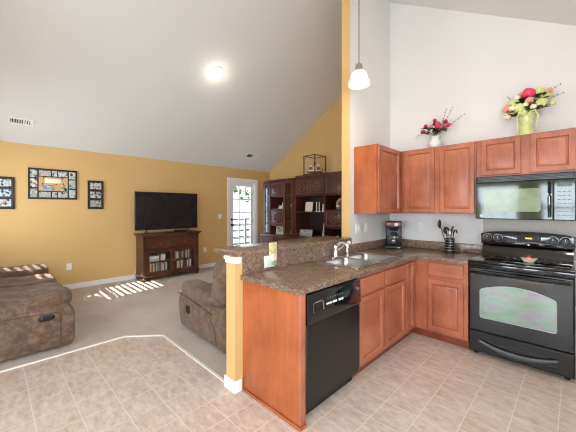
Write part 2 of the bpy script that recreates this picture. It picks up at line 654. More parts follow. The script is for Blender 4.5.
def wall_with_holes(name, axis, c0, c1, u0, u1, top, holes, mat):
    """vertical wall; axis 'Y' = wall runs along X at y in c0..c1; 'X' runs along Y. top(u) = height; holes=(u0,u1,z0,z1)"""
    b = B()
    cuts = sorted({u0, u1, *[h[0] for h in holes], *[h[1] for h in holes], *([XRIDGE] if axis == 'Y' and u0 < XRIDGE < u1 else [])})
    for a, c in zip(cuts, cuts[1:]):
        h = [h for h in holes if h[0] <= a and h[1] >= c]
        spans = [(-0.1, None)] if not h else [(-0.1, h[0][2]), (h[0][3], None)]
        for z0, z1 in spans:
            pts = [(a, z0), (c, z0), (c, top(c) if z1 is None else z1), (a, top(a) if z1 is None else z1)]
            b.prism(pts, c0, c1, 'Y' if axis == 'Y' else 'X')
    return struct(name, b, mat)


gab = lambda x: ZL(x) if x < XRIDGE else ZK(x)
wall_with_holes('wall_right', 'X', XR, XR + 0.12, YR, YK, lambda u: ZK(XR), [(-1.85, 0.25, 0.5, 2.1)], M['white'])
wall_with_holes('wall_rear', 'Y', YR - 0.12, YR, XJ, XR, gab, [(-2.1, -1.15, 0.8, 2.1), (-0.675, 0.275, 0.8, 2.1)], M['white'])
wall_with_holes('wall_living_rear', 'Y', YJ - 0.12, YJ, XL, XJ, gab, [(-5.65, -4.8, 0.85, 2.28)], M['yellow'])
wall_with_holes('wall_return', 'X', XJ - 0.12, XJ, YR, YJ, lambda u: gab(XJ), [], M['yellow'])


def window(idx, axis, plane, u0, u1, z0, z1, inward):
    """white framed window with panes; plane = wall's inner face"""
    f = (lambda a0, a1, d0, d1, q0, q1: (a0, a1, min(plane + inward * d0, plane + inward * d1), max(plane + inward * d0, plane + inward * d1), q0, q1)) if axis == 'Y' else \
        (lambda a0, a1, d0, d1, q0, q1: (min(plane + inward * d0, plane + inward * d1), max(plane + inward * d0, plane + inward * d1), a0, a1, q0, q1))
    b = B()
    t = 0.05
    for a in ((u0, u0 + t, z0, z1), (u1 - t, u1, z0, z1), (u0 + t, u1 - t, z0, z0 + t), (u0 + t, u1 - t, z1 - t, z1), (u0 + t, u1 - t, (z0 + z1) / 2 - 0.02, (z0 + z1) / 2 + 0.02)):
        b.box(*f(a[0], a[1], -0.09, -0.04, a[2], a[3]))
    nx = max(2, round((u1 - u0) / 0.35))
    for k in range(1, nx):
        u = u0 + (u1 - u0) * k / nx
        b.box(*f(u - 0.008, u + 0.008, -0.07, -0.05, z0 + t, z1 - t))
    o = struct(f'window_{idx}', b, M['trim'])
    obj('glass_pane', B().box(*f(u0 + t, u1 - t, -0.064, -0.06, z0 + t, z1 - t)), M['glass'], o)
    b = B()
    c = 0.075
    for a in ((u0 - c, u0, z0 - c, z1 + c), (u1, u1 + c, z0 - c, z1 + c), (u0, u1, z0 - c, z0), (u0, u1, z1, z1 + c)):
        b.box(*f(a[0], a[1], 0.0, 0.018, a[2], a[3]))
    obj('casing', b, M['trim'], o)
    return o


window(1, 'Y', YJ, -5.65, -4.8, 0.85, 2.28, 1)
window(2, 'Y', YR, -2.1, -1.15, 0.8, 2.1, 1)
window(3, 'Y', YR, -0.675, 0.275, 0.8, 2.1, 1)
window(4, 'X', XR, -1.85, 0.25, 0.5, 2.1, -1)  # unseen side window, added to go with the fill lamp
# blind in the living room window, its slats cut the sun into stripes
bl = thing('window_blind', 'white slatted blind hanging in the living room rear window', 'blind', (-5.225, YJ - 0.02, 2.27))
z = 2.2
n = 0
b = B()
while z > 0.9:
    b.box(-5.63, -4.82, YJ - 0.05, YJ, z - 0.0015, z + 0.0015)
    z -= 0.075
obj('slats', b, M['trim'], bl)
obj('headrail', B().box(-5.63, -4.82, YJ - 0.035, YJ - 0.001, 2.215, 2.27), M['trim'], bl)

# baseboards
BH = 0.095


def board(name, segs):
    b = B()
    for s in segs:
        b.box(*s, 0.0, BH, 0.004)
    return struct(name, b, M['trim'])


board('baseboard_left', [(XL, XL + 0.015, YJ, 4.265), (XL, XL + 0.015, 5.28, YB)])
board('baseboard_back', [(XL + 0.015, XS - HT, YB - 0.015, YB)])
board('baseboard_divider', [(XS - HT - 0.014, XS - HT, 1.321, YB - 0.015), (XS - HT, XS + 0.014, 1.321, 1.335), (XS, XS + 0.014, 1.335, 1.392)])
# moulding under the bar top
b = B()
for z0, z1, e in ((1.004, 1.03, 0.008), (1.03, 1.057, 0.016)):
    b.box(XS - HT - e, XS - HT, 1.335 - e, YS, z0, z1, 0.003)
    b.box(XS - HT, XS + e * 0.4, 1.335 - e, 1.335, z0, z1, 0.003)
    b.box(XS, XS + e * 0.4, 1.335, 1.392, z0, z1, 0.002)
struct('trim_2', b, M['trim'])

# ------------------------------------------------------------------ glazed door in the left wall
CY0, CY1 = 4.27, 5.275
b = B()
b.box(XL, XL + 0.02, CY0, DY0, 0, DZ + 0.085, 0.004)
b.box(XL, XL + 0.02, DY1, CY1, 0, DZ + 0.085, 0.004)
b.box(XL, XL + 0.02, DY0, DY1, DZ, DZ + 0.085, 0.004)
b.box(XL - 0.12, XL, DY0, DY0 + 0.02, 0, DZ)
b.box(XL - 0.12, XL, DY1 - 0.02, DY1, 0, DZ)
b.box(XL - 0.12, XL, DY0 + 0.02, DY1 - 0.02, DZ - 0.02, DZ)
struct('trim_3', b, M['trim'])
GY0, GY1, GZ0, GZ1 = 4.485, 5.065, 0.29, 2.03
b = B()
xa, xb = XL - 0.075, XL - 0.03
b.box(xa, xb, DY0 + 0.022, GY0, 0.01, DZ - 0.022, 0.003)
b.box(xa, xb, GY1, DY1 - 0.022, 0.01, DZ - 0.022, 0.003)
b.box(xa, xb, GY0, GY1, 0.01, GZ0)
b.box(xa, xb, GY0, GY1, GZ1, DZ - 0.022)
door = struct('door_1', b, M['trim'])
b = B()
for k in (1, 2):
    y = GY0 + (GY1 - GY0) * k / 3
    b.box(xa + 0.005, xb - 0.005, y - 0.013, y + 0.013, GZ0, GZ1)
for k in range(1, 5):
    z = GZ0 + (GZ1 - GZ0) * k / 5
    b.box(xa + 0.005, xb - 0.005, GY0, GY1, z - 0.013, z + 0.013)
obj('muntin_grid', b, M['trim'], door)
obj('glass_pane', B().box((xa + xb) / 2 - 0.003, (xa + xb) / 2 + 0.003, GY0, GY1, GZ0, GZ1), M['glass'], door)
b = B()
b.cyl((xb, 4.435, 1.0), (xb + 0.012, 4.435, 1.0), 0.032)
b.cyl((xb + 0.012, 4.435, 1.0), (xb + 0.04, 4.435, 1.0), 0.011)
b.sph((xb + 0.055, 4.435, 1.0), 0.028)
obj('knob', b, M['blackm'], door)
obj('deadbolt', B().cyl((xb, 4.435, 1.146), (xb + 0.022, 4.435, 1.146), 0.03, 0.026), M['blackm'], door)
for z in (0.25, 1.1, 1.9):
    obj('hinge', B().box(xb, xb + 0.006, DY1 - 0.03, DY1 - 0.018, z - 0.05, z + 0.05), M['nickel'], door)

# outside the door: deck, rail, lawn, tree
struct('ground', B().box(-40, -6.6, -20, 30, -0.6, -0.5), M['grass'])
struct('deck_floor', B().box(-9.2, XL - 0.125, 2.0, 9.0, -0.18, -0.08), M['deck'])
rl = thing('deck_railing', 'grey wooden deck railing outside the glazed door', 'railing', (-9.1, 5, -0.08))
for k in range(8):
    obj('post', B().box(-9.14, -9.06, 2.1 + k * 0.95, 2.18 + k * 0.95, -0.08, 1.0), M['deck'], rl)
obj('top_rail', B().box(-9.16, -9.04, 2.0, 8.9, 1.0, 1.05), M['deck'], rl)
for z in (0.1, 0.35, 0.6, 0.82):
    obj('cross_rail', B().box(-9.12, -9.08, 2.0, 8.9, z - 0.03, z + 0.03), M['deck'], rl)
tr = thing('leafy_tree', 'leafy green tree standing beyond the deck railing', 'tree', (-14.5, 12.1, -0.5))
obj('trunk', B().tube([(-14.5, 12.1, -0.5), (-14.45, 12.1, 1.0), (-14.55, 12.1, 2.6), (-14.4, 12.0, 4.2)], [0.2, 0.16, 0.12, 0.06]), M['twig'], tr)
b = B()
rr = random.Random(3)
for k in range(300):
    a, u, q = rr.random() * 2 * PI, rr.uniform(-1, 1), rr.random() ** 0.4
    c = Vector((-14.5 + 1.7 * q * math.cos(a) * math.sqrt(1 - u * u), 11.9 + 2.3 * q * math.sin(a) * math.sqrt(1 - u * u), 3.3 + 1.6 * q * u))
    e = rr.uniform(0.09, 0.2)
    v = [Vector((rr.uniform(-1, 1), rr.uniform(-1, 1), rr.uniform(-1, 1))).normalized() * e for _ in range(2)]
    vs = [b.bm.verts.new(c + v[0]), b.bm.verts.new(c + v[1]), b.bm.verts.new(c - v[0]), b.bm.verts.new(c - v[1])]
    b.bm.faces.new(vs)
obj('foliage', b, M['leaf'], tr)

# ------------------------------------------------------------------ kitchen cabinets
XF = -1.29                 # peninsula cabinet faces
YF = 3.365                 # range wall base cabinet faces
DOOR = [(0.0, -0.004), (0.004, 0.0), (0.046, 0.0), (0.049, -0.006), (0.053, -0.016), (0.057, -0.017), (0.064, -0.012), (0.078, -0.010)]
DRAW = [(0.0, -0.006), (0.004, -0.001), (0.010, 0.0), (0.014, 0.0)]


def cdoor(name, face, plane, u0, u1, v0, v1, parent, prof=DOOR, mat=None):
    """plane = outer surface of the door, 2 cm thick"""
    return obj(name, B().rings(face, plane, u0, u1, v0, v1, prof, 0.019), mat or M['cherry'], parent)


# end panel of the peninsula
ep = thing('cabinet_end_board', 'cherry wood end board closing the peninsula beside the dishwasher', 'cabinet end', (-1.6, 1.44, 0))
obj('side_sheet', B().box(XS + 0.002, XF, 1.407, 1.425, 0.0, 0.874), M['panel'], ep)
obj('front_stile', B().box(XF, XF + 0.02, 1.405, 1.458, 0.0, 0.874, 0.002), M['cherry'], ep)
b = B()
b.box(XS + 0.016, XF + 0.032, 1.393, 1.4045, 0.0, 0.022, 0.005)
b.box(XF + 0.021, XF + 0.032, 1.405, 1.459, 0.0, 0.022, 0.005)
obj('shoe_moulding', b, M['panel'], ep)

# dishwasher
dw = thing('dishwasher', 'black built-in dishwasher in the peninsula under the counter', 'dishwasher', (-1.55, 1.8, 0))
D0, D1 = 1.466, 2.128
obj('tub', B().box(XS + 0.05, XF - 0.01, D0 + 0.004, D1 - 0.004, 0.11, 0.862), M['blackm'], dw)
obj('door', B().rings('X+', XF + 0.022, D0, D1, 0.105, 0.655, [(0.0, -0.006), (0.006, 0.0), (0.03, 0.002)], 0.03), M['blacktex'], dw)
cp = obj('control_panel', B().prism([(XF - 0.008, 0.66), (XF + 0.028, 0.66), (XF + 0.036, 0.68), (XF + 0.03, 0.845), (XF + 0.02, 0.86), (XF - 0.008, 0.86)], D0, D1, 'Y', 0.003), M['black'], dw)
b = B()
b.tube([(XF + 0.037, D0 + 0.055, 0.735), (XF + 0.0345, D0 + 0.055, 0.79), (XF + 0.034, D0 + 0.075, 0.8), (XF + 0.034, D0 + 0.15, 0.8), (XF + 0.0345, D0 + 0.165, 0.785), (XF + 0.036, D0 + 0.165, 0.735)], 0.004, 6)
obj('latch_outline', b, M['silver'], cp)
for k, wd in enumerate((0.03, 0.022, 0.032, 0.012, 0.026, 0.02)):
    y = D0 + 0.2 + k * 0.037
    obj('button_legend', B().box(XF + 0.031, XF + 0.0365, y, y + wd, 0.757 - 0.001 * k, 0.768), M['whitep'], cp)
for k in range(7):
    obj('button_light', B().cyl((XF + 0.03, D0 + 0.215 + k * 0.03, 0.80), (XF + 0.0352, D0 + 0.215 + k * 0.03, 0.80), 0.004, n=8), M['grey'], cp)
obj('dial', B().cyl((XF + 0.028, D1 - 0.045, 0.79), (XF + 0.04, D1 - 0.045, 0.79), 0.014, 0.012), M['silver'], cp)
obj('toe_kick', B().box(XF - 0.075, XF - 0.05, D0, D1, 0.0, 0.1), M['blackm'], dw)

# sink base cabinet
sb = thing('sink_base_cabinet', 'cherry base cabinet under the sink with two doors', 'cabinet', (-1.55, 2.6, 0))
S0, S1 = 2.132, 3.062
b = B()
b.box(XS + 0.003, XF, S0, S0 + 0.016, 0.1, 0.872)
b.box(XS + 0.003, XF, S1 - 0.016, S1, 0.1, 0.872)
b.box(XS + 0.003, XF - 0.02, S0, S1, 0.1, 0.116)
b.box(XF - 0.018, XF, S0 + 0.016, S1 - 0.016, 0.1, 0.872)
obj('carcass', b, M['cherry'], sb)
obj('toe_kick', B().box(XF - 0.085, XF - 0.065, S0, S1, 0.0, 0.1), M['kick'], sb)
for y0, y1 in ((2.15, 2.572), (2.606, 3.04)):
    cdoor('drawer_front', 'X+', XF + 0.02, y0, y1, 0.715, 0.85, sb, DRAW, M['cherry_h'])
    cdoor('door', 'X+', XF + 0.02, y0, y1, 0.128, 0.69, sb)

# corner cabinet with its narrow door
cc = thing('corner_base_cabinet', 'cherry base cabinet at the inner counter corner with one narrow door', 'cabinet', (-1.6, 3.5, 0))
obj('carcass', B().box(XS + 0.003, XF, 3.066, YF - 0.002, 0.1, 0.872), M['cherry'], cc)
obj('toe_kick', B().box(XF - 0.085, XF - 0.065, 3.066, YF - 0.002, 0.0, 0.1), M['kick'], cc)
cdoor('door', 'X+', XF + 0.02, 3.085, 3.262, 0.128, 0.85, cc, [(a * 0.72, d) for a, d in DOOR])

# drawer base beside the range
rb = thing('drawer_base_cabinet', 'cherry base cabinet with drawer over door, left of the range', 'cabinet', (-1.0, 3.7, 0))
obj('carcass', B().box(XS + 0.003, -0.772, YF, 3.99, 0.1, 0.872), M['cherry'], rb)
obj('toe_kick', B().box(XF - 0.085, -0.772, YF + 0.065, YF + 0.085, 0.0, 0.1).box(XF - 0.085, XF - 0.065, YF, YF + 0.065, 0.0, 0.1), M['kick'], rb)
cdoor('drawer', 'Y-', YF - 0.02, -1.155, -0.812, 0.712, 0.85, rb, DRAW, M['cherry_h'])
cdoor('door', 'Y-', YF - 0.02, -1.155, -0.812, 0.128, 0.672, rb)

# wall cabinets
UZ0, UZ1 = 1.375, 2.165
UF = 3.69
lu = thing('end_wall_cabinet', 'cherry wall cabinet on the divider wall, door facing the range', 'cabinet', (-1.74, 3.4, UZ0))
obj('carcass', B().box(XS + 0.003, -1.597, 3.043, 3.99, UZ0, UZ1), M['panel'], lu)
cdoor('door', 'X+', -1.575, 3.058, 3.612, UZ0 + 0.012, UZ1 - 0.012, lu)
bu = thing('double_wall_cabinet', 'cherry wall cabinet with two tall doors above the coffee maker', 'cabinet', (-1.2, 3.85, UZ0))
obj('carcass', B().box(-1.593, -0.768, UF, 3.99, UZ0, UZ1), M['cherry'], bu)
for x0, x1 in ((-1.553, -1.19), (-1.135, -0.782)):
    cdoor('door', 'Y-', UF - 0.02, x0, x1, UZ0 + 0.012, UZ1 - 0.012, bu)
ou = thing('short_wall_cabinet', 'short cherry wall cabinet with two doors above the microwave', 'cabinet', (-0.38, 3.85, 1.767))
obj('carcass', B().box(-0.764, 0.0, UF, 3.99, 1.767, UZ1), M['cherry'], ou)
for x0, x1 in ((-0.722, -0.388), (-0.318, 0.0)):
    cdoor('door', 'Y-', UF - 0.02, x0, x1, 1.785, UZ1 - 0.012, ou)

# ------------------------------------------------------------------ countertop
CX1, CY0c, CYF = -1.262, 1.385, 3.338
SX0, SX1, SY0, SY1 = -1.80, -1.365, 2.235, 3.025       # sink cut-out
ct = thing('countertop', 'brown speckled laminate countertop around the corner with the sink', 'countertop', (-1.6, 2.5, 0.876))
xs = [XS + 0.001, SX0, SX1, CX1, -0.768]
ys = [CY0c, SY0, SY1, CYF, YK - 0.001]
t = bmesh.new()
vv = {}
fs = []
for i in range(4):
    for j in range(4):
        if i == 3 and j < 3:
            continue
        if i == 1 and j == 1:
            continue
        q = []
        for (p, r) in ((i, j), (i + 1, j), (i + 1, j + 1), (i, j + 1)):
            if (p, r) not in vv:
                vv[(p, r)] = t.verts.new((xs[p], ys[r], 0.914))
            q.append(vv[(p, r)])
        fs.append(t.faces.new(q))
ex = bmesh.ops.extrude_face_region(t, geom=fs)
bmesh.ops.translate(t, verts=[g for g in ex['geom'] if isinstance(g, bmesh.types.BMVert)], vec=(0, 0, -0.038))
bmesh.ops.recalc_face_normals(t, faces=t.faces)
ed = [e for e in t.edges if len(e.link_faces) == 2 and e.calc_face_angle() > 1 and abs(e.verts[0].co.z - e.verts[1].co.z) < 1e-4 and e.verts[0].co.z > 0.9 and not (SX0 - 0.01 < (e.verts[0].co.x + e.verts[1].co.x) / 2 < SX1 + 0.01 and SY0 - 0.01 < (e.verts[0].co.y + e.verts[1].co.y) / 2 < SY1 + 0.01)]
bmesh.ops.bevel(t, geom=ed, offset=0.012, segments=3, affect='EDGES', profile=0.5)
obj('worktop', B().add(t), M['lam'], ct)
b = B()
b.box(XS + 0.001, XS + 0.021, YS, YK - 0.001, 0.9145, 1.016, 0.004)
b.box(XS + 0.021, -0.768, YK - 0.021, YK - 0.001, 0.9145, 1.016, 0.004)
obj('backsplash', b, M['lam'], ct)
obj('bar_splash', B().box(XS + 0.001, XS + 0.021, 1.403, YS - 0.001, 0.9145, 1.0575), M['lam'], ct)

bt = tag(obj('bar_top', B().box(-2.25, XS + 0.021, 1.372, YS - 0.002, 1.058, 1.094, 0.003, 2), M['lam']), 'raised brown speckled bar ledge on top of the half wall', 'bar ledge')

# ------------------------------------------------------------------ sink, faucet, sprayer
sk = thing('kitchen_sink', 'double bowl stainless steel sink set into the countertop', 'sink', (-1.58, 2.63, 0.914))


def bowl(x0, x1, y0, y1):
    b = B()
    t = bmesh.new()
    rs = []
    for ins, z in ((0, 0.918), (0.006, 0.914), (0.012, 0.80), (0.04, 0.742), (0.14, 0.738)):
        rs.append([t.verts.new(p) for p in rrect(x0 + ins, x1 - ins, y0 + ins, y1 - ins, 0.05, z)])
    n = len(rs[0])
    for q0, q1 in zip(rs, rs[1:]):
        for k in range(n):
            t.faces.new((q0[k], q0[(k + 1) % n], q1[(k + 1) % n], q1[k]))
    t.faces.new(rs[-1])
    bmesh.ops.recalc_face_normals(t, faces=t.faces)
    bmesh.ops.reverse_faces(t, faces=t.faces)
    return b.add(t)


def rrect(x0, x1, y0, y1, r, z, seg=4):
    r = min(r, 0.45 * (x1 - x0), 0.45 * (y1 - y0))
    out = []
    for cx, cy, a0 in ((x1 - r, y0 + r, -PI / 2), (x1 - r, y1 - r, 0), (x0 + r, y1 - r, PI / 2), (x0 + r, y0 + r, PI)):
        for k in range(seg + 1):
            a = a0 + PI / 2 * k / seg
            out.append((cx + r * math.cos(a), cy + r * math.sin(a), z))
    return out


RX0, RX1, RY0, RY1 = -1.845, -1.335, 2.20, 3.055
bw = [(-1.74, -1.37, 2.25, 2.612), (-1.74, -1.37, 2.648, 3.01)]
b = B()
t = bmesh.new()
gx = [RX0, -1.74, -1.37, RX1]
gy = [RY0, 2.25, 2.612, 2.648, 3.01, RY1]
for i in range(3):
    for j in range(5):
        if i == 1 and j in (1, 3):
            continue
        q = [t.verts.new((gx[p], gy[r], 0.918)) for p, r in ((i, j), (i + 1, j), (i + 1, j + 1), (i, j + 1))]
        t.faces.new(q)
bmesh.ops.remove_doubles(t, verts=t.verts, dist=1e-5)
b.add(t)
t = bmesh.new()
q0 = [t.verts.new(p) for p in rrect(RX0, RX1, RY0, RY1, 0.001, 0.918, 1)]
q1 = [t.verts.new(p) for p in rrect(RX0 - 0.004, RX1 + 0.004, RY0 - 0.004, RY1 + 0.004, 0.004, 0.9142, 1)]
for k in range(len(q0)):
    t.faces.new((q0[k], q1[k], q1[(k + 1) % len(q0)], q0[(k + 1) % len(q0)]))
b.add(t)
rm_ = obj('rim', b, M['steel'], sk)
loop = [Vector(p) for p in rrect(RX0, RX1, RY0, RY1, 0.02, 0.918)]
obj('rolled_edge', B().tube(loop + loop[:1], 0.0055, 8), M['chrome'], rm_)
for x0, x1, y0, y1 in bw:
    loop = [Vector(p) for p in rrect(x0, x1, y0, y1, 0.05, 0.918)]
    obj('rolled_edge', B().tube(loop + loop[:1], 0.004, 8), M['chrome'], rm_)
for x0, x1, y0, y1 in bw:
    bo = obj('bowl', bowl(x0, x1, y0, y1), M['steel'], sk)
    cx, cy = (x0 + x1) / 2, (y0 + y1) / 2
    obj('drain', B().lathe([(0.045, 0.739), (0.045, 0.743), (0.034, 0.744), (0.03, 0.7405), (0.006, 0.7405)], (cx, cy, 0)), M['chrome'], bo)

fa = thing('faucet', 'single lever chrome faucet behind the kitchen sink', 'faucet', (-1.80, 2.63, 0.918))
obj('base_plate', B().soft(-1.83, -1.77, 2.47, 2.71, 0.914, 0.934, 0.5), M['chrome'], fa)
obj('body', B().lathe([(0.03, 0.92), (0.028, 0.95), (0.025, 0.97), (0.025, 1.01), (0.027, 1.03), (0.022, 1.05), (0.008, 1.058)], (-1.80, 2.545, 0)), M['chrome'], fa)
obj('spout', B().tube([(-1.80, 2.545, 1.0), (-1.785, 2.548, 1.045), (-1.75, 2.553, 1.075), (-1.71, 2.56, 1.078), (-1.675, 2.566, 1.06), (-1.66, 2.568, 1.035)], [0.021, 0.02, 0.018, 0.017, 0.016, 0.014], 12), M['chrome'], fa)
obj('lever', B().tube([(-1.78, 2.56, 1.0), (-1.77, 2.60, 1.015), (-1.765, 2.66, 1.05)], [0.012, 0.009, 0.007], 8), M['chrome'], fa)
sp = thing('sink_sprayer', 'white and chrome pull-out sprayer beside the faucet', 'sprayer', (-1.80, 2.76, 0.918))
obj('holder', B().lathe([(0.027, 0.917), (0.024, 0.93), (0.015, 0.945), (0.013, 0.96)], (-1.80, 2.76, 0)), M['chrome'], sp)
obj('hand_spray', B().tube([(-1.80, 2.76, 0.955), (-1.80, 2.76, 1.0), (-1.797, 2.76, 1.03), (-1.785, 2.758, 1.055), (-1.765, 2.755, 1.068)], [0.013, 0.0125, 0.016, 0.021, 0.02], 12), M['whitep'], sp)

# ------------------------------------------------------------------ range
rg = thing('kitchen_range', 'black freestanding electric range with glass cooktop', 'range', (-0.38, 3.65, 0))
R0, R1, RF = -0.762, 0.0, 3.335
obj('body', B().box(R0 + 0.003, R1 - 0.003, RF + 0.03, 3.975, 0.03, 0.905), M['blackm'], rg)
for x in (R0 + 0.05, R1 - 0.05):
    for y in (RF + 0.08, 3.9):
        obj('levelling_foot', B().cyl((x, y, 0.0), (x, y, 0.04), 0.02), M['blackm'], rg)
obj('cooktop', B().box(R0, R1, RF + 0.0, 3.87, 0.905, 0.932, 0.008, 3), M['blackglass'], rg)
b = B()
for x, y, r in ((-0.57, 3.5, 0.105), (-0.19, 3.5, 0.085), (-0.57, 3.74, 0.08), (-0.19, 3.74, 0.1)):
    t = bmesh.new()
    N = 32
    v0 = [t.verts.new((x + r * math.cos(2 * PI * k / N), y + r * math.sin(2 * PI * k / N), 0.9324)) for k in range(N)]
    v1 = [t.verts.new((x + (r - 0.003) * math.cos(2 * PI * k / N), y + (r - 0.003) * math.sin(2 * PI * k / N), 0.9324)) for k in range(N)]
    for k in range(N):
        t.faces.new((v0[k], v0[(k + 1) % N], v1[(k + 1) % N], v1[k]))
    obj('burner_ring', B().add(t), M['grey'], rg)
# oven door with arched window
od = obj('oven_door', B().rings('Y-', RF, R0 + 0.004, R1 - 0.004, 0.242, 0.862, [(0, -0.012), (0.012, 0.0), (0.02, 0.0)], 0.03), M['black'], rg)


def arched(x0, x1, z0, z1, rise, n=14, r=0.02):
    pts = [(x0 + r, z0), (x1 - r, z0), (x1 - r * 0.3, z0 + r * 0.3), (x1, z0 + r), (x1, z1 - r)]
    for k in range(n + 1):
        u = k / n
        x = x1 - r * 0.6 - (x1 - x0 - 1.2 * r) * u
        pts.append((x, z1 + rise * (1 - (2 * u - 1) ** 2)))
    pts += [(x0, z1 - r), (x0, z0 + r), (x0 + r * 0.3, z0 + r * 0.3)]
    return pts


ow = Mat('oven glass with painted reflection')  # room reflection painted into the glass colour, green with some pink
g = ow.noise(3.5, 3, 0.5, stretch=(1.2, 1, 3))
ow.l(ow.ramp(g, [(0.34, srgb(122, 146, 126)), (0.5, srgb(138, 162, 148)), (0.58, srgb(150, 140, 156)), (0.66, srgb(132, 162, 146))]), ow.b.inputs['Base Color'])
ow.set(Roughness=0.12, Metallic=0.55, Coat_Weight=0.5, Coat_Roughness=0.03)
obj('window_trim', B().prism(arched(-0.668, -0.112, 0.378, 0.662, 0.058), RF - 0.0015, RF + 0.01, 'Y'), M['silver'], od)
obj('window_glass', B().prism(arched(-0.66, -0.12, 0.386, 0.654, 0.058), RF - 0.003, RF + 0.008, 'Y'), ow.m, od)
# long bowed handle across the door top
N = 14
pts = []
for k in range(N + 1):
    u = k / N
    pts.append((R0 + 0.03 + (R1 - R0 - 0.06) * u, RF - 0.018 - 0.032 * (1 - (2 * u - 1) ** 4), 0.822))
b = B()
b.tube(pts, 0.017, 10)
b.box(R0 + 0.018, R0 + 0.05, RF - 0.03, RF + 0.002, 0.802, 0.842, 0.006)
b.box(R1 - 0.05, R1 - 0.018, RF - 0.03, RF + 0.002, 0.802, 0.842, 0.006)
obj('handle', b, M['black'], od)
obj('front_fascia', B().box(R0 + 0.002, R1 - 0.002, RF + 0.004, RF + 0.04, 0.868, 0.904, 0.004), M['black'], rg)
# storage drawer with the smiling pull
dr = obj('storage_drawer', B().rings('Y-', RF, R0 + 0.004, R1 - 0.004, 0.045, 0.235, [(0, -0.01), (0.01, 0.0), (0.02, 0.0)], 0.03), M['blackm'], rg)


def smile(x0, x1, ztop, sag, th):
    up, dn = [], []
    for k in range(17):
        u = k / 16
        s = 1 - (2 * u - 1) ** 2
        x = x0 + (x1 - x0) * u
        up.append((x, ztop - sag * s))
        dn.append((x, ztop - sag * s - th * (0.55 + 0.45 * s)))
    return up + dn[::-1]


obj('pull_recess', B().prism([(-0.675, 0.17), (-0.1, 0.17), (-0.115, 0.1)] + [(-0.115 - 0.545 * k / 12, 0.1 - 0.035 * (1 - (2 * k / 12 - 1) ** 2)) for k in range(1, 13)], RF - 0.0012, RF + 0.004, 'Y'), M['black'], dr)
pl = obj('drawer_pull', B().prism(smile(-0.672, -0.105, 0.168, 0.05, 0.036), RF - 0.03, RF - 0.001, 'Y', 0.008), plain('black pull with painted sheen', (78, 82, 86), 0.3), dr)  # black pull, its highlight painted in as an even lighter grey
obj('pull_edge', B().tube([(-0.668 + 0.56 * k / 16, RF - 0.0305, 0.166 - 0.05 * (1 - (2 * k / 16 - 1) ** 2)) for k in range(17)], 0.0035, 6), M['grey'], pl)
# backguard
bgp = [(3.862, 0.925), (3.975, 0.925), (3.975, 1.19), (3.915, 1.19), (3.895, 1.17), (3.875, 1.04)]
bgd = obj('backguard_base', B().prism([(y, min(z, 1.045)) for y, z in bgp[:3]] + [(3.90, 1.045), (3.885, 1.03)], R0 + 0.015, R1 - 0.015, 'X'), M['blackglass'], rg)
t_pts = []
for k in range(13):
    u = k / 12
    t_pts.append((R0 + 0.002 + (R1 - R0 - 0.004) * u, 1.172 + 0.022 * (1 - (2 * u - 1) ** 2) - (0.012 if k in (0, 12) else 0)))
cpn = obj('control_panel', B().prism([(R0 + 0.004, 1.045), (R1 - 0.004, 1.045)] + t_pts[::-1], 3.868, 3.974, 'Y', 0.006), M['black'], rg)
YP = 3.868
for x in (-0.70, -0.605, -0.16, -0.07):
    kb = obj('knob', B().cyl((x, YP + 0.001, 1.118), (x, YP - 0.026, 1.118), 0.031, 0.026, 20), M['blackm'], cpn)
    obj('dial_ring', B().tube([(x + 0.041 * math.cos(2 * PI * k / 24), YP, 1.118 + 0.041 * math.sin(2 * PI * k / 24)) for k in range(25)], 0.0028, 5), M['silver'], kb)
    obj('pointer', B().box(x - 0.002, x + 0.002, YP - 0.028, YP - 0.025, 1.12, 1.142), M['whitep'], kb)
obj('display', B().box(-0.44, -0.25, YP - 0.0015, YP + 0.001, 1.10, 1.155), M['blackglass'], cpn)
obj('clock_glow', B().box(-0.372, -0.318, YP - 0.0028, YP - 0.0012, 1.122, 1.136), M['amber'], cpn)
for r_ in range(2):
    for k in range(6):
        for x, wd in ((-0.525 + k * 0.014, 0.008), (-0.235 + k * 0.008, 0.004)):
            obj('button_legend', B().box(x, x + wd, YP - 0.001, YP + 0.0005, 1.10 + r_ * 0.03, 1.104 + r_ * 0.03), M['grey'], cpn)
for k in range(9):
    obj('button_legend', B().box(-0.45 + k * 0.024, -0.438 + k * 0.024, YP - 0.001, YP + 0.0005, 1.083, 1.089), M['grey'], cpn)
obj('badge', B().cyl((-0.345, 3.8685, 1.062), (-0.345, 3.866, 1.062), 0.009, n=14), M['silver'], cpn)
# sheet behind the range
tag(obj('splash_sheet', B().box(-0.764, 0.06, YK - 0.006, YK - 0.001, 0.925, 1.33), M['splash']), 'taupe sheet on the kitchen wall behind the range', 'wall panel')

# dish with fruit on the cooktop
ds = thing('fruit_dish', 'small scalloped white dish standing on the cooktop', 'dish', (-0.315, 3.53, 0.9325))
t = bmesh.new()
N = 40
rs = []
for r, z, wv in ((0.03, 0.0, 0), (0.045, 0.004, 0), (0.06, 0.028, 0.02), (0.072, 0.05, 0.05), (0.068, 0.05, 0.05), (0.054, 0.026, 0.02), (0.035, 0.008, 0)):
    rs.append([t.verts.new((0.68 * r * 1.25 * (1 + wv * math.cos(10 * 2 * PI * k / N)) * math.cos(2 * PI * k / N), 0.68 * r * 0.85 * (1 + wv * math.cos(10 * 2 * PI * k / N)) * math.sin(2 * PI * k / N), z * 0.85)) for k in range(N)])
for q0, q1 in zip(rs, rs[1:]):
    for k in range(N):
        t.faces.new((q0[k], q0[(k + 1) % N], q1[(k + 1) % N], q1[k]))
t.faces.new(rs[0][::-1]); t.faces.new(rs[-1])
obj('bowl', B().add(t), M['cream'], ds, local=True)
fr_m = plain('red fruit skin', (186, 40, 36), 0.3, var=0.3, scale=40)
fr_y = plain('orange fruit skin', (214, 130, 60), 0.35, var=0.2, scale=40)
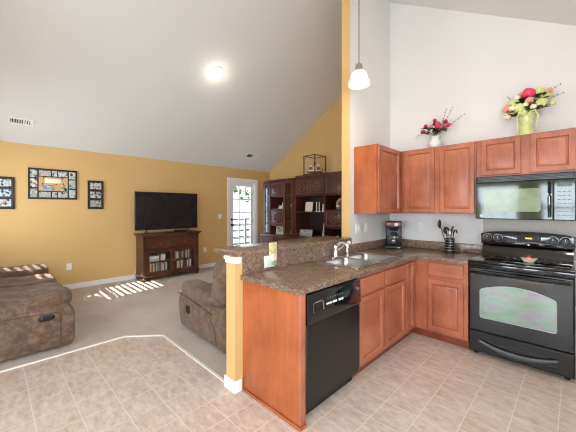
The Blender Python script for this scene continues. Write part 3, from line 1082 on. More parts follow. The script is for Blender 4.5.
for i, (dx, dy, dz, c, word) in enumerate(((-0.038, 0.0, 0.04, fr_m, 'left'), (0.0, -0.015, 0.045, fr_y, 'middle'), (0.038, 0.0, 0.04, fr_m, 'right'), (0.0, 0.02, 0.055, fr_m, 'rear'))):
    fo = tag(obj('fruit', B().sph((-0.315 + dx * 0.7, 3.53 + dy * 0.7, 0.9325 + dz * 0.85), 0.017), c), f'small {"orange" if c is fr_y else "red"} fruit at the {word} of the scalloped dish', 'fruit', 'fruit in the dish on the cooktop')

# ------------------------------------------------------------------ microwave
mw = thing('microwave', 'black over-the-range microwave under the short wall cabinet', 'microwave', (-0.38, 3.8, 1.327))
MF = 3.6
obj('body', B().box(-0.757, 0.0, MF + 0.04, 3.985, 1.327, 1.765), M['blackm'], mw)
obj('vent_grille', B().rings('Y-', MF + 0.008, -0.757, 0.0, 1.702, 1.764, [(0, -0.004), (0.004, 0)], 0.03), M['black'], mw)
b = B()
for k in range(4):
    b.box(-0.735, -0.02, MF + 0.003, MF + 0.009, 1.711 + k * 0.0125, 1.716 + k * 0.0125)
obj('vent_louvres', b, plain('dark grey louvre', (66, 68, 66), 0.3), mw.children[-1])
mwg = plain('black microwave glass with painted green reflection', (44, 52, 28), 0.06, var=0.05, spec=0.45)  # green cast of the reflected room is put into the base colour
md = obj('door', B().rings('Y-', MF, -0.757, -0.148, 1.33, 1.7, [(0, -0.006), (0.006, 0), (0.02, 0)], 0.038), mwg, mw)
gm = Mat('tinted window with painted reflection')
gz = gm.noise(6, 2)
gm.l(gm.ramp(gz, [(0.35, srgb(122, 136, 106)), (0.65, srgb(144, 158, 128))]), gm.b.inputs['Base Color'])  # tinted pane, paler green reflection painted into its colour
gm.set(Roughness=0.08, Specular_IOR_Level=0.3)
obj('window_glass', B().prism([(a, c) for a, c, _ in rrect(-0.685, -0.235, 1.405, 1.628, 0.02, 0)], MF - 0.0015, MF + 0.004, 'Y'), gm.m, md)
obj('badge', B().cyl((-0.705, MF + 0.001, 1.362), (-0.705, MF - 0.003, 1.362), 0.014, n=18), M['silver'], md)
hb = B()
hb.tube([(-0.172, MF - 0.03 - 0.012 * math.sin(PI * k / 10), 1.355 + 0.325 * k / 10) for k in range(11)], 0.0125, 10)
hb.box(-0.182, -0.162, MF - 0.03, MF, 1.37, 1.395, 0.004)
hb.box(-0.182, -0.162, MF - 0.03, MF, 1.64, 1.665, 0.004)
obj('handle', hb, M['black'], md)
mp_ = obj('control_panel', B().rings('Y-', MF, -0.145, 0.0, 1.33, 1.7, [(0, -0.006), (0.006, 0), (0.02, 0)], 0.038), mwg, mw)
obj('display', B().box(-0.12, -0.025, MF - 0.0015, MF + 0.001, 1.635, 1.67), M['tv'], mp_)
for r_ in range(7):
    for k in range(3):
        obj('button_legend', B().box(-0.118 + k * 0.034, -0.096 + k * 0.034, MF - 0.001, MF + 0.001, 1.37 + r_ * 0.036, 1.378 + r_ * 0.036), M['grey'], mp_)

# ------------------------------------------------------------------ coffee maker
cm = thing('coffee_maker', 'black drip coffee maker with red brown head in the counter corner', 'coffee maker', (-1.735, 3.78, 0.9145), 0.4)
cm.scale = (1.08, 1.08, 1.03)
obj('base', B().box(-0.09, 0.09, -0.14, 0.1, 0.0, 0.035, 0.01, 3), M['blackm'], cm, local=True)
obj('tower', B().box(-0.09, 0.09, 0.03, 0.1, 0.03, 0.27, 0.012, 3), M['blackm'], cm, local=True)
hd = obj('brew_head', B().box(-0.092, 0.092, -0.12, 0.1, 0.262, 0.345, 0.015, 3), M['brown_plastic'], cm, local=True)
obj('brew_basket', B().lathe([(0.05, 0.225), (0.065, 0.262)], (0, -0.045, 0)), M['blackm'], cm, local=True)
obj('switch', B().box(0.045, 0.075, -0.145, -0.138, 0.01, 0.025, 0.002), M['silver'], cm, local=True)
obj('control_dial', B().cyl((0.03, -0.119, 0.305), (0.03, -0.126, 0.305), 0.022, n=16), M['silver'], hd, local=True)
cf = thing('coffee_carafe', 'glass coffee carafe with black handle inside the coffee maker', 'carafe', (-1.735 + 0.0486 * math.sin(0.4), 3.78 - 0.0486 * math.cos(0.4), 0.952), 0.4)
obj('glass_body', B().lathe([(0.05, 0.001), (0.064, 0.02), (0.068, 0.06), (0.06, 0.1), (0.045, 0.13), (0.048, 0.145), (0.045, 0.145), (0.042, 0.13), (0.057, 0.1), (0.064, 0.06), (0.06, 0.022), (0.046, 0.006)]), M['cglass'], cf, local=True)
obj('steel_band', B().lathe([(0.0625, 0.096), (0.0635, 0.096), (0.0535, 0.118), (0.0525, 0.118)], cap=False), M['steel'], cf, local=True)
obj('lid', B().lathe([(0.049, 0.146), (0.049, 0.158), (0.03, 0.166)]), M['blackm'], cf, local=True)
obj('handle', B().tube([(0.035, -0.05, 0.14), (0.06, -0.085, 0.135), (0.068, -0.097, 0.1), (0.06, -0.085, 0.05), (0.045, -0.06, 0.035)], 0.01, 8), M['blackm'], cf, local=True)

# ------------------------------------------------------------------ utensil stand with tools
UX, UY, UZb = -1.06, 3.80, 0.9145
us = thing('utensil_stand', 'dark metal utensil stand on the counter left of the range', 'utensil holder', (UX, UY, UZb))
obj('foot', B().lathe([(0.06, 0), (0.06, 0.01), (0.055, 0.016)]), M['blackm'], us, local=True)
obj('holder_can', B().lathe([(0.052, 0.014), (0.052, 0.17), (0.048, 0.17), (0.048, 0.02)], n=20), M['black'], us, local=True)
b = B()
for k in range(5):
    b.lathe([(0.053, 0.03 + k * 0.03), (0.0545, 0.034 + k * 0.03), (0.053, 0.038 + k * 0.03)], cap=False, n=20)
obj('bands', b, M['silver'], us, local=True)


def tool(name, label, base, top, head, mat=M['blackm']):
    r = thing(name, label, 'kitchen tool', (UX + base[0], UY + base[1], UZb + base[2]), 0, 'tools in the utensil stand')
    v = Vector(top) - Vector(base)
    obj('handle', B().tube([(0, 0, 0), v * 0.5, v], [0.006, 0.005, 0.006], 8), mat, r, local=True)
    obj('head', head(v), mat, r, local=True)
    return r


def blade(v, w_=0.032, l=0.1, tilt=(0, 0, 1)):
    d = Vector(tilt).normalized()
    c = v + d * l * 0.5
    q = d.to_track_quat('Z', 'Y').to_matrix()
    b = B()
    b.box(c.x - w_, c.x + w_, c.y - 0.003, c.y + 0.003, c.z - l / 2, c.z + l / 2, 0.0028, 2, rot=q)
    return b


def scoop(v, r=0.038):
    b = B()
    b.sph(v + Vector((0, 0, 0.02)), r, (1, 0.5, 1.25), 14, 10)
    return b


tool('ladle', 'black ladle leaning far left out of the utensil stand', (-0.02, 0.0, 0.03), (-0.10, 0.0, 0.30), lambda v: B().sph(v + Vector((-0.012, 0, 0.035)), 0.034, (0.55, 0.8, 1.5)))
tool('slotted_spoon', 'black slotted spoon beside the ladle in the utensil stand', (-0.01, 0.015, 0.03), (-0.045, 0.02, 0.24), lambda v: scoop(v, 0.034))
tool('spatula', 'black flat spatula standing in the middle of the utensil stand', (0.0, 0.0, 0.03), (0.01, 0.02, 0.24), lambda v: blade(v, 0.034, 0.075, (0.25, 0, 1)))
tool('serving_fork', 'black serving fork at the right of the utensil stand', (0.02, 0.0, 0.03), (0.04, -0.005, 0.235), lambda v: B().tube([v, v + Vector((0.012, 0, 0.03)), v + Vector((0.03, 0, 0.035)), v + Vector((0.036, 0, 0.0))], [0.008, 0.01, 0.01, 0.006]))
tool('turner', 'dark turner with silver shaft at the front of the utensil stand', (0.005, -0.02, 0.03), (0.0, -0.035, 0.2), lambda v: blade(v, 0.02, 0.06), M['silver'])

# ------------------------------------------------------------------ wall plates
def plate(name, label, cat, face, plane, uc, zc, w_=0.075, h=0.118, kind='outlet', gangs=1, group=None):
    loc = {'X+': (plane, uc, zc), 'Y-': (uc, plane, zc)}[face]
    o = thing(name, label, cat, loc, 0, group)
    obj('cover_plate', B().rings(face, plane + (0.006 if face == 'X+' else -0.006), uc - w_ / 2, uc + w_ / 2, zc - h / 2, zc + h / 2, [(0, -0.004), (0.004, 0)], 0.0055), M['whitep'], o)
    p2 = plane + (0.0065 if face == 'X+' else -0.0065)
    for gk in range(gangs):
        u = uc + (gk - (gangs - 1) / 2) * 0.046
        if kind == 'outlet':
            for dz in (0.021, -0.021):
                so = obj('socket', B().rings(face, p2 + (0.002 if face == 'X+' else -0.002), u - 0.017, u + 0.017, zc + dz - 0.014, zc + dz + 0.014, [(0, -0.001), (0.003, 0)], 0.0018), M['whitep'], o)
                b = B()
                for s in (-0.006, 0.006):
                    q = p2 + (0.0023 if face == 'X+' else -0.0023)
                    if face == 'X+':
                        b.box(q - 0.001, q + 0.0005, u + s - 0.001, u + s + 0.001, zc + dz - 0.004, zc + dz + 0.005)
                    else:
                        b.box(u + s - 0.001, u + s + 0.001, q - 0.0005, q + 0.001, zc + dz - 0.004, zc + dz + 0.005)
                obj('slots', b, M['grey'], so)
        else:
            s = 1 if face == 'X+' else -1
            if face == 'X+':
                obj('rocker', B().box(p2, p2 + 0.004, u - 0.016, u + 0.016, zc - 0.033, zc + 0.033, 0.002), M['whitep'], o)
            else:
                obj('rocker', B().box(u - 0.016, u + 0.016, p2 - 0.004, p2, zc - 0.033, zc + 0.033, 0.002), M['whitep'], o)
    return o


plate('light_switch', 'double white light switch on the divider wall above the sink', 'switch', 'X+', XS, 3.135, 1.19, 0.12, 0.118, 'switch', 2)
plate('wall_outlet', 'white outlet on the divider wall next to the double switch', 'outlet', 'X+', XS, 3.33, 1.195)
plate('wall_outlet', 'white outlet on the kitchen wall right of the coffee maker', 'outlet', 'Y-', YK, -1.465, 1.185)
plate('wall_outlet', 'white outlet on the golden wall near the sofa', 'outlet', 'X+', XL, 0.98, 0.405)
plate('wall_outlet', 'white outlet on the golden wall right of the TV cabinet', 'outlet', 'X+', XL, 3.645, 0.435)
plate('light_switch', 'white light switch on the golden wall left of the glazed door', 'switch', 'X+', XL, 4.06, 1.23, 0.09, 0.118, 'switch', 1)
plate('wall_outlet', 'wide white outlet plate on the bar splash at the counter end', 'outlet', 'X+', XS + 0.021, 1.675, 0.985, 0.118, 0.1, 'outlet', 2)
af = thing('air_freshener', 'green and cream plug-in air freshener in the bar splash outlet', 'air freshener', (XS + 0.033, 1.70, 1.02))
obj('plug_body', B().soft(XS + 0.0315, XS + 0.06, 1.67, 1.73, 0.985, 1.05, 0.5), col_mat((226, 220, 196)), af)
obj('picture_card', B().box(XS + 0.034, XS + 0.042, 1.655, 1.742, 1.035, 1.145, 0.003), plain('green printed card', (214, 206, 150), 0.4, var=0.3, scale=40), af)
obj('oil_bottle', B().lathe([(0.015, 0.955), (0.018, 0.96), (0.018, 0.985), (0.01, 0.992)], (XS + 0.062, 1.70, 0)), col_mat((128, 150, 92)), af)

# ------------------------------------------------------------------ vases of flowers on the wall cabinets


def blossom(c, r, kind, seed):
    """ruffled flower of several petals"""
    q = random.Random(seed)
    b = B()
    for k, (tilt, rad) in ((9, (-0.35, 0.8)), (8, (0.15, 0.85)), (7, (0.7, 0.8)), (4, (1.3, 0.7)), (1, (1.57, 0.6))):
        for i in range(k):
            a = 2 * PI * i / k + k + q.uniform(-0.25, 0.25)
            tl = tilt + q.uniform(-0.15, 0.15)
            d = Vector((math.cos(a) * math.cos(tl), math.sin(a) * math.cos(tl), math.sin(tl)))
            t = bmesh.new()
            bmesh.ops.create_uvsphere(t, u_segments=8, v_segments=5, radius=1)
            rot = Matrix.Rotation(q.uniform(-0.5, 0.5), 4, 'X')
            t.transform(Matrix.Translation(Vector(c) + d * r * rad * 0.72) @ d.to_track_quat('Z', 'Y').to_matrix().to_4x4() @ rot @ Matrix.Diagonal((r * 0.36, r * 0.4, r * 0.17, 1)))
            b.add(t)
    return b


def leaf_mesh(p, d, l, w_):
    p, d = Vector(p), Vector(d).normalized()
    side = d.cross(Vector((0, 0, 1)))
    if side.length < 0.1:
        side = Vector((1, 0, 0))
    side.normalize()
    nrm = side.cross(d)
    t = bmesh.new()
    rows = []
    for k in range(6):
        u = k / 5
        ww = w_ * math.sin(PI * min(0.97, 0.08 + u * 0.9))
        c = p + d * l * u - Vector((0, 0, 1)) * l * 0.35 * u * u
        rows.append([t.verts.new(c - side * ww + nrm * 0.15 * ww), t.verts.new(c), t.verts.new(c + side * ww + nrm * 0.15 * ww)])
    for a, e in zip(rows, rows[1:]):
        for k in range(2):
            t.faces.new((a[k], a[k + 1], e[k + 1], e[k]))
    bmesh.ops.solidify(t, geom=t.faces[:], thickness=0.0012)
    return t


def flower(name, label, group, mouth, head, r, pm, lm, kind, seed, leaves=2):
    """stem from inside the vase to the head, blossom, leaves"""
    q = random.Random(seed)
    root = thing(name, label, 'flower', mouth, 0, group)
    h = Vector(head) - Vector(mouth)
    obj('stem', B().tube([(0, 0, -0.06), (h.x * 0.15, h.y * 0.15, h.z * 0.35), h * 0.97], 0.0028, 6), M['leaf'], root, local=True)
    obj('blossom', blossom(h, r, kind, seed), pm, root, local=True)
    b = B()
    for k in range(leaves):
        u = 0.45 + 0.4 * q.random()
        a = q.random() * 2 * PI
        b.add(leaf_mesh(h * u, (math.cos(a), math.sin(a), 0.5), q.uniform(0.07, 0.12), q.uniform(0.016, 0.026)))
    if leaves:
        obj('leaves', b, lm, root, local=True)
    return root


def twig(name, label, group, mouth, tip, bend):
    root = thing(name, label, 'twig', mouth, 0, group)
    h = Vector(tip) - Vector(mouth)
    pts = [h * (k / 8) + Vector(bend) * math.sin(PI * k / 8) for k in range(9)]
    obj('branch', B().tube([(0, 0, -0.05)] + pts, [0.003] + [0.0028 - 0.0002 * k for k in range(9)], 6), M['twig'], root, local=True)
    b = B()
    for k in range(3, 9):
        b.sph(pts[k] + Vector((0.004 * (-1) ** k, 0, 0.004)), 0.006, (0.8, 0.8, 1.3), 8, 5)
    obj('buds', b, M['twig'], root, local=True)
    return root


VT = UZ1 + 0.001
VX, VY = -1.235, 3.84
va = thing('flower_vase', 'round white glass vase of red flowers on the double wall cabinet', 'vase', (VX, VY, VT))
obj('vase_body', B().lathe([(0.04, 0), (0.062, 0.02), (0.074, 0.06), (0.068, 0.095), (0.046, 0.12), (0.042, 0.135), (0.056, 0.155), (0.05, 0.155), (0.037, 0.136), (0.04, 0.12), (0.06, 0.09), (0.066, 0.06), (0.05, 0.02)], n=28), M['milk'], va, local=True)
obj('foot_ring', B().lathe([(0.042, 0), (0.044, 0.004), (0.04, 0.008)]), M['milk'], va, local=True)
mouth = (VX, VY, VT + 0.14)
G1 = 'red flowers in the white vase'
for i, (dx, dy, dz, r, nm, pm) in enumerate((
        (-0.145, 0, 0.235, 0.042, 'far left and lowest', M['red']), (-0.115, 0.01, 0.305, 0.036, 'upper left', M['red']), (-0.055, 0.02, 0.29, 0.032, 'left of centre', M['pink']),
        (-0.005, 0.0, 0.355, 0.034, 'at the very top', M['red']), (0.03, -0.02, 0.30, 0.05, 'large in the centre', M['hot']), (0.045, -0.05, 0.255, 0.045, 'front centre', M['red']),
        (0.115, 0.0, 0.32, 0.036, 'upper right', M['red']), (0.145, 0.0, 0.27, 0.042, 'far right', M['hot']), (-0.02, -0.06, 0.22, 0.022, 'small white in front', M['creamp']), (0.09, 0.03, 0.26, 0.03, 'right of centre', M['red']))):
    c = {id(M['red']): 'crimson', id(M['pink']): 'salmon', id(M['hot']): 'bright pink', id(M['creamp']): 'cream'}[id(pm)]
    flower('cut_flower', f'{c} flower, {nm}, in the white glass vase', G1, mouth, (VX + dx, VY + dy, VT + dz), r * 0.9, pm, M['leaf'], 'ruffle', 40 + i, 5)
for i, (dx, dz, nm) in enumerate(((0.19, 0.47, 'tall bare twig rising nearly upright'), (0.12, 0.46, 'bare twig leaning a little right'), (0.31, 0.36, 'bare twig leaning far right'), (-0.24, 0.17, 'bare twig drooping left'))):
    twig('bare_twig', f'{nm} from the white vase of red flowers', 'twigs in the white vase', mouth, (VX + dx, VY + 0.01, VT + dz), (0.02, 0, 0.02 if dz > 0.2 else 0.08))

WX, WY = -0.36, 3.84
vb = thing('flower_vase', 'tall lime green vase of mixed flowers above the microwave', 'vase', (WX, WY, VT))
obj('vase_body', B().lathe([(0.062, 0), (0.07, 0.01), (0.055, 0.06), (0.05, 0.14), (0.062, 0.2), (0.078, 0.235), (0.072, 0.235), (0.056, 0.2), (0.044, 0.14), (0.048, 0.06), (0.05, 0.012)], n=28), M['limeglass'], vb, local=True)
obj('ribbon', B().lathe([(0.0525, 0.125), (0.056, 0.13), (0.056, 0.15), (0.0535, 0.155)], cap=False), M['lime'], vb, local=True)
mouth = (WX, WY, VT + 0.22)
G2 = 'mixed flowers in the lime green vase'
for i, (dx, dy, dz, r, nm, c) in enumerate((
        (-0.15, 0.0, 0.32, 0.06, 'far left', 'pink'), (-0.16, -0.02, 0.235, 0.042, 'lowest left', 'creamp'), (-0.1, -0.03, 0.36, 0.058, 'upper left', 'lime'), (-0.05, -0.06, 0.29, 0.062, 'front left', 'lime'),
        (0.02, -0.03, 0.43, 0.068, 'large at the top', 'hot'), (-0.03, 0.03, 0.44, 0.05, 'rear top', 'pink'), (0.03, -0.06, 0.35, 0.045, 'under the hot pink one', 'pink'), (0.1, 0.0, 0.44, 0.055, 'top right', 'lime'),
        (0.15, 0.01, 0.38, 0.056, 'right', 'lime'), (0.12, -0.05, 0.31, 0.055, 'lower right', 'lime'), (0.06, -0.07, 0.28, 0.034, 'front centre', 'creamp'), (-0.02, -0.07, 0.235, 0.048, 'hanging over the vase rim', 'lime'),
        (0.07, 0.05, 0.36, 0.05, 'rear centre', 'creamp'), (0.2, 0.0, 0.3, 0.032, 'far right', 'lime'), (-0.11, -0.07, 0.3, 0.035, 'small between the two front left ones', 'creamp'), (0.0, -0.08, 0.31, 0.03, 'tiny at the front', 'creamp'), (0.18, -0.03, 0.42, 0.03, 'small at the upper right edge', 'pink'), (-0.07, -0.02, 0.41, 0.034, 'small at the upper left edge', 'creamp'), (-0.1, 0.04, 0.28, 0.05, 'rear left', 'lime'))):
    w_ = {'pink': 'salmon pink', 'creamp': 'cream', 'lime': 'pale lime', 'hot': 'hot pink'}[c]
    flower('cut_flower', f'{w_} flower, {nm}, in the lime green vase', G2, mouth, (WX + dx, WY + dy, VT + dz), r * 1.08, M[c], M['leaf'] if i % 3 else M['leaf2'], 'ruffle', 80 + i, 6)
for i, (dx, dz, nm) in enumerate(((0.25, 0.47, 'long thin spray reaching up right'), (0.27, 0.38, 'long thin spray reaching out right'), (-0.16, 0.45, 'thin spray reaching up left'))):
    twig('thin_spray', f'{nm} from the lime green vase', 'sprays in the lime vase', mouth, (WX + dx, WY + 0.02, VT + dz), (0.0, 0, 0.03))
for i, (dx, dz, nm) in enumerate(((0.1, 0.06, 'right'), (-0.07, 0.05, 'left'))):
    rt = thing('trailing_ribbon', f'pale green ribbon trailing down the {nm} side of the lime green vase', 'ribbon', (WX, WY, VT + 0.24), 0, 'ribbons on the lime vase')
    obj('ribbon_strip', B().tube([(0.03 * (1 if dx > 0 else -1), -0.06, 0.0), (dx * 0.75, -0.085, 0.0), (dx, -0.075, -0.06), (dx * 0.85, -0.07, -0.13), (dx, -0.07, -0.22)], [0.008, 0.009, 0.009, 0.008, 0.006], 6), M['lime'], rt, local=True)

# ------------------------------------------------------------------ pendant and ceiling lamp, registers
PX, PY = -1.532, 2.561
pz = ZK(PX)
pd = thing('pendant_lamp', 'lit pendant lamp with frosted bell shade hanging over the sink', 'lamp', (PX, PY, pz))
obj('ceiling_canopy', B().lathe([(0.06, pz - 0.045), (0.06, pz - 0.03), (0.055, pz + 0.03)], (PX, PY, 0)), M['nickel'], pd)
obj('stem', B().cyl((PX, PY, 2.86), (PX, PY, pz - 0.04), 0.006, n=10), M['nickel'], pd)
obj('socket', B().lathe([(0.012, 2.875), (0.02, 2.87), (0.034, 2.855), (0.036, 2.80), (0.03, 2.795)], (PX, PY, 0)), M['nickel'], pd)
obj('lamp_shade', B().lathe([(0.034, 2.80), (0.055, 2.79), (0.075, 2.765), (0.083, 2.735), (0.085, 2.71), (0.1, 2.69), (0.105, 2.672), (0.1, 2.658), (0.096, 2.66), (0.1, 2.672), (0.095, 2.686), (0.08, 2.71), (0.078, 2.735), (0.07, 2.76), (0.05, 2.785)], (PX, PY, 0), 28, cap=False), M['shade'], pd)
obj('bulb', B().sph((PX, PY, 2.725), 0.03), M['bulb'], pd)
light('pendant_glow', 'POINT', (PX, PY, 2.66), (0, 0, -1), 7, (1, 0.86, 0.7), shadow_soft_size=0.05)

GX, GY = -4.384, 2.714
gz_ = ZL(GX)
nrm = Vector((0.632, 0, -1)).normalized()
gc = Vector((GX, GY, gz_))
q = nrm.to_track_quat('Z', 'Y').to_matrix().to_4x4()
cl = thing('ceiling_lamp', 'lit round dome lamp on the sloped living room ceiling', 'lamp', gc)


def tilted(b):
    b.bm.transform(q)
    return b


obj('base_ring', tilted(B().lathe([(0.115, 0.0), (0.115, 0.014), (0.105, 0.022), (0.098, 0.022)], n=28)), M['trim'], cl, local=True)
obj('glass_dome', tilted(B().lathe([(0.1, 0.018), (0.099, 0.035), (0.085, 0.062), (0.055, 0.082), (0.02, 0.09)], n=28)), M['dome'], cl, local=True)
light('ceiling_lamp_glow', 'POINT', gc + nrm * 0.16, (0, 0, -1), 2.2, (1, 0.9, 0.78), shadow_soft_size=0.09)


KX, KY = 0.15, 1.75  # unseen dome lamp, added to brighten kitchen floor and cabinets
kz = ZK(KX)
kn = Vector((-0.613, 0, -1)).normalized()
kq = kn.to_track_quat('Z', 'Y').to_matrix().to_4x4()
kl = thing('added_kitchen_lamp', 'added lit dome lamp on the kitchen ceiling slope, out of view', 'lamp', (KX, KY, kz))
b = B().lathe([(0.175, 0.0), (0.175, 0.016), (0.16, 0.026), (0.15, 0.026)], n=28)
b.bm.transform(kq)
obj('base_ring', b, M['trim'], kl, local=True)
b = B().lathe([(0.155, 0.02), (0.15, 0.045), (0.12, 0.08), (0.07, 0.1), (0.02, 0.106)], n=28)
b.bm.transform(kq)
obj('glass_dome', b, M['dome'], kl, local=True)
light('added_kitchen_fill', 'POINT', Vector((KX, KY, kz)) + kn * 0.25, (0, 0, -1), 23, (1, 0.93, 0.84), shadow_soft_size=0.14)  # fill light from the added dome lamp


def register(label, cx, cy, wl, wx, group):
    """ceiling register on the living slope; wl along Y, wx along the slope"""
    c = Vector((cx, cy, ZL(cx)))
    o = thing('ceiling_vent', label, 'vent', c, 0, group)
    ax, ay = Vector((1, 0, 0.632)).normalized(), Vector((0, 1, 0))
    m4 = Matrix((( ax.x, ay.x, nrm.x, 0), (ax.y, ay.y, nrm.y, 0), (ax.z, ay.z, nrm.z, 0), (0, 0, 0, 1)))

    def tl(b):
        b.bm.transform(m4)
        return b
    b = B()
    e = 0.022
    for a in ((-wx, wx, -wl, -wl + e), (-wx, wx, wl - e, wl), (-wx, -wx + e, -wl + e, wl - e), (wx - e, wx, -wl + e, wl - e)):
        b.box(*a, 0.0, 0.01, 0.002)
    obj('flange', tl(b), M['trim'], o, local=True)
    obj('throat', tl(B().box(-wx + e, wx - e, -wl + e, wl - e, 0.0005, 0.002)), M['blackm'], o, local=True)
    b = B()
    n = 9
    for k in range(n):
        y = -wl + e + (2 * wl - 2 * e) * (k + 0.5) / n
        b.box(-wx + e, wx - e, y - 0.009, y + 0.009, 0.0055, 0.007, rot=Matrix.Rotation(-0.6 if k < n / 2 else 0.6, 3, 'X'))
    obj('louvres', tl(b), M['trim'], o, local=True)
    return o


register('white ceiling register on the slope at the far left', -5.98, 0.33, 0.145, 0.065, 'ceiling registers')
register('white ceiling register on the slope above the glazed door', -5.93, 4.70, 0.17, 0.085, 'ceiling registers')

# ------------------------------------------------------------------ framed photos on the left wall
def pframe(label, y0, y1, z0, z1, cells, seeds, mat_all=None):
    x = XL + 0.001
    o = thing('picture_frame', label, 'picture frame', (x, (y0 + y1) / 2, z0))
    b = B()
    b.box(x, x + 0.012, y0, y1, z0, z1)
    ed = 0.022
    for a in ((y0, y1, z0, z0 + ed), (y0, y1, z1 - ed, z1), (y0, y0 + ed, z0 + ed, z1 - ed), (y1 - ed, y1, z0 + ed, z1 - ed)):
        b.box(x + 0.01, x + 0.028, *a, 0.003)
    obj('frame', b, M['frame'], o)
    for (a, c, d, e), s in zip(cells, seeds):
        obj('photo', B().box(x + 0.012, x + 0.0145, y0 + (y1 - y0) * a, y0 + (y1 - y0) * c, z0 + (z1 - z0) * d, z0 + (z1 - z0) * e), photo_mat(s), o)
    return o


three = [(0.16, 0.86, 0.70, 0.92), (0.16, 0.86, 0.39, 0.61), (0.16, 0.86, 0.08, 0.30)]
pframe('black frame of three pale snapshots at the left edge of the golden wall', 0.0, 0.271, 1.427, 1.935, three, (1, 2, 3))
cells = [(0.035, 0.175, 0.7, 0.94), (0.035, 0.175, 0.38, 0.66), (0.035, 0.175, 0.06, 0.33), (0.825, 0.965, 0.7, 0.94), (0.825, 0.965, 0.38, 0.66), (0.825, 0.965, 0.06, 0.33),
         (0.21, 0.44, 0.76, 0.94), (0.47, 0.57, 0.76, 0.94), (0.59, 0.79, 0.76, 0.94), (0.21, 0.44, 0.06, 0.24), (0.47, 0.57, 0.06, 0.24), (0.59, 0.79, 0.06, 0.24)]
big = pframe('large black collage frame with many snapshots around a tan centre', 0.432, 1.091, 1.594, 2.107, cells, range(11, 23))
x = XL + 0.0135
Yc = lambda u: 0.432 + 0.659 * u
Zc = lambda u: 1.594 + 0.513 * u
ce = obj('tan_centre', B().box(x, x + 0.002, Yc(0.205), Yc(0.795), Zc(0.275), Zc(0.73)), M['mat_tan'], big)
obj('name_plaque', B().box(x + 0.002, x + 0.005, Yc(0.32), Yc(0.66), Zc(0.53), Zc(0.68), 0.002), M['creamp'], ce)
obj('photo', B().box(x + 0.002, x + 0.004, Yc(0.26), Yc(0.52), Zc(0.28), Zc(0.48)), photo_mat(31), ce)
obj('photo', B().box(x + 0.002, x + 0.004, Yc(0.66), Yc(0.785), Zc(0.29), Zc(0.48)), photo_mat(32), ce)
b = B()
for u, v in ((0.3, 0.7), (0.69, 0.7), (0.28, 0.5), (0.7, 0.52), (0.55, 0.49)):
    b.box(x + 0.002, x + 0.01, Yc(u) - 0.008, Yc(u) + 0.008, Zc(v) - 0.012, Zc(v) + 0.012, 0.002)
obj('clips', b, M['frame'], ce)
pframe('small black frame of three snapshots between collage and television', 1.253, 1.503, 1.426, 1.952, three, (5, 6, 7))

# ------------------------------------------------------------------ TV cabinet and television
TX, TY0, TY1, TZ = -5.975, 2.075, 3.235, 0.93
tc_ = thing('tv_cabinet', 'dark walnut media cabinet under the television', 'cabinet', (-6.17, 2.65, 0))
XBk = -6.36
b = B()
b.box(XBk, TX, TY0, TY0 + 0.03, 0.11, 0.885)
b.box(XBk, TX, TY1 - 0.03, TY1, 0.11, 0.885)
b.box(XBk, XBk + 0.015, TY0 + 0.03, TY1 - 0.03, 0.11, 0.885)
b.box(XBk, TX, TY0 + 0.03, TY1 - 0.03, 0.11, 0.15)
b.box(XBk + 0.015, TX - 0.02, TY0 + 0.03, TY1 - 0.03, 0.60, 0.62)
b.box(XBk + 0.015, TX - 0.03, TY0 + 0.03, TY1 - 0.03, 0.355, 0.372)
ym = (TY0 + TY1) / 2
b.box(XBk + 0.015, TX - 0.001, ym - 0.012, ym + 0.012, 0.15, 0.885)
for y0, y1 in ((TY0, TY0 + 0.055), (TY1 - 0.055, TY1)):
    b.box(TX, TX + 0.012, y0, y1, 0.11, 0.885)
b.box(TX, TX + 0.012, TY0, TY1, 0.84, 0.885)
b.box(TX, TX + 0.012, TY0, TY1, 0.615, 0.632)
obj('case', b, M['walnut'], tc_)
obj('top', B().box(XBk - 0.005, TX + 0.05, TY0 - 0.05, TY1 + 0.05, 0.905, 0.935, 0.008).box(XBk, TX + 0.03, TY0 - 0.03, TY1 + 0.03, 0.882, 0.905, 0.01), M['walnut'], tc_)
obj('plinth', B().box(XBk, TX + 0.025, TY0 - 0.02, TY1 + 0.02, 0.075, 0.125, 0.008), M['walnut'], tc_)
for y in (TY0 + 0.03, TY1 - 0.03):
    for x in (XBk + 0.05, TX - 0.02):
        obj('bun_foot', B().lathe([(0.025, 0.0065), (0.042, 0.02), (0.046, 0.04), (0.04, 0.06), (0.03, 0.075)], (x, y, 0), 18), M['walnut'], tc_)
for y0, y1 in ((TY0 + 0.06, ym - 0.004), (ym + 0.004, TY1 - 0.06)):
    d = obj('drawer', B().rings('X+', TX + 0.02, y0, y1, 0.637, 0.835, [(0, -0.004), (0.004, 0), (0.022, 0), (0.026, -0.005), (0.034, -0.005)], 0.018), M['walnut'], tc_)
    yc = (y0 + y1) / 2
    obj('knob', B().cyl((TX + 0.014, yc, 0.735), (TX + 0.03, yc, 0.735), 0.006, n=10).sph((TX + 0.036, yc, 0.735), 0.012), M['nickel'], d)
    b = B()
    z0, z1, s = 0.13, 0.61, 0.05
    for a in ((y0, y0 + s, z0, z1), (y1 - s, y1, z0, z1), (y0 + s, y1 - s, z0, z0 + s), (y0 + s, y1 - s, z1 - s, z1), (yc - 0.009, yc + 0.009, z0 + s, z1 - s), (y0 + s, y1 - s, 0.355, 0.373)):
        b.box(TX + 0.0, TX + 0.02, *a)
    d = obj('glass_door', b, M['walnut'], tc_)
    obj('pane', B().box(TX + 0.006, TX + 0.009, y0 + s, y1 - s, z0 + s, z1 - s), M['cglass'], d)
    yk = y1 - 0.02 if y0 < ym - 0.1 and y1 < ym else y0 + 0.02
    obj('knob', B().cyl((TX + 0.018, yk, 0.38), (TX + 0.03, yk, 0.38), 0.005, n=8).sph((TX + 0.034, yk, 0.38), 0.01), M['nickel'], d)
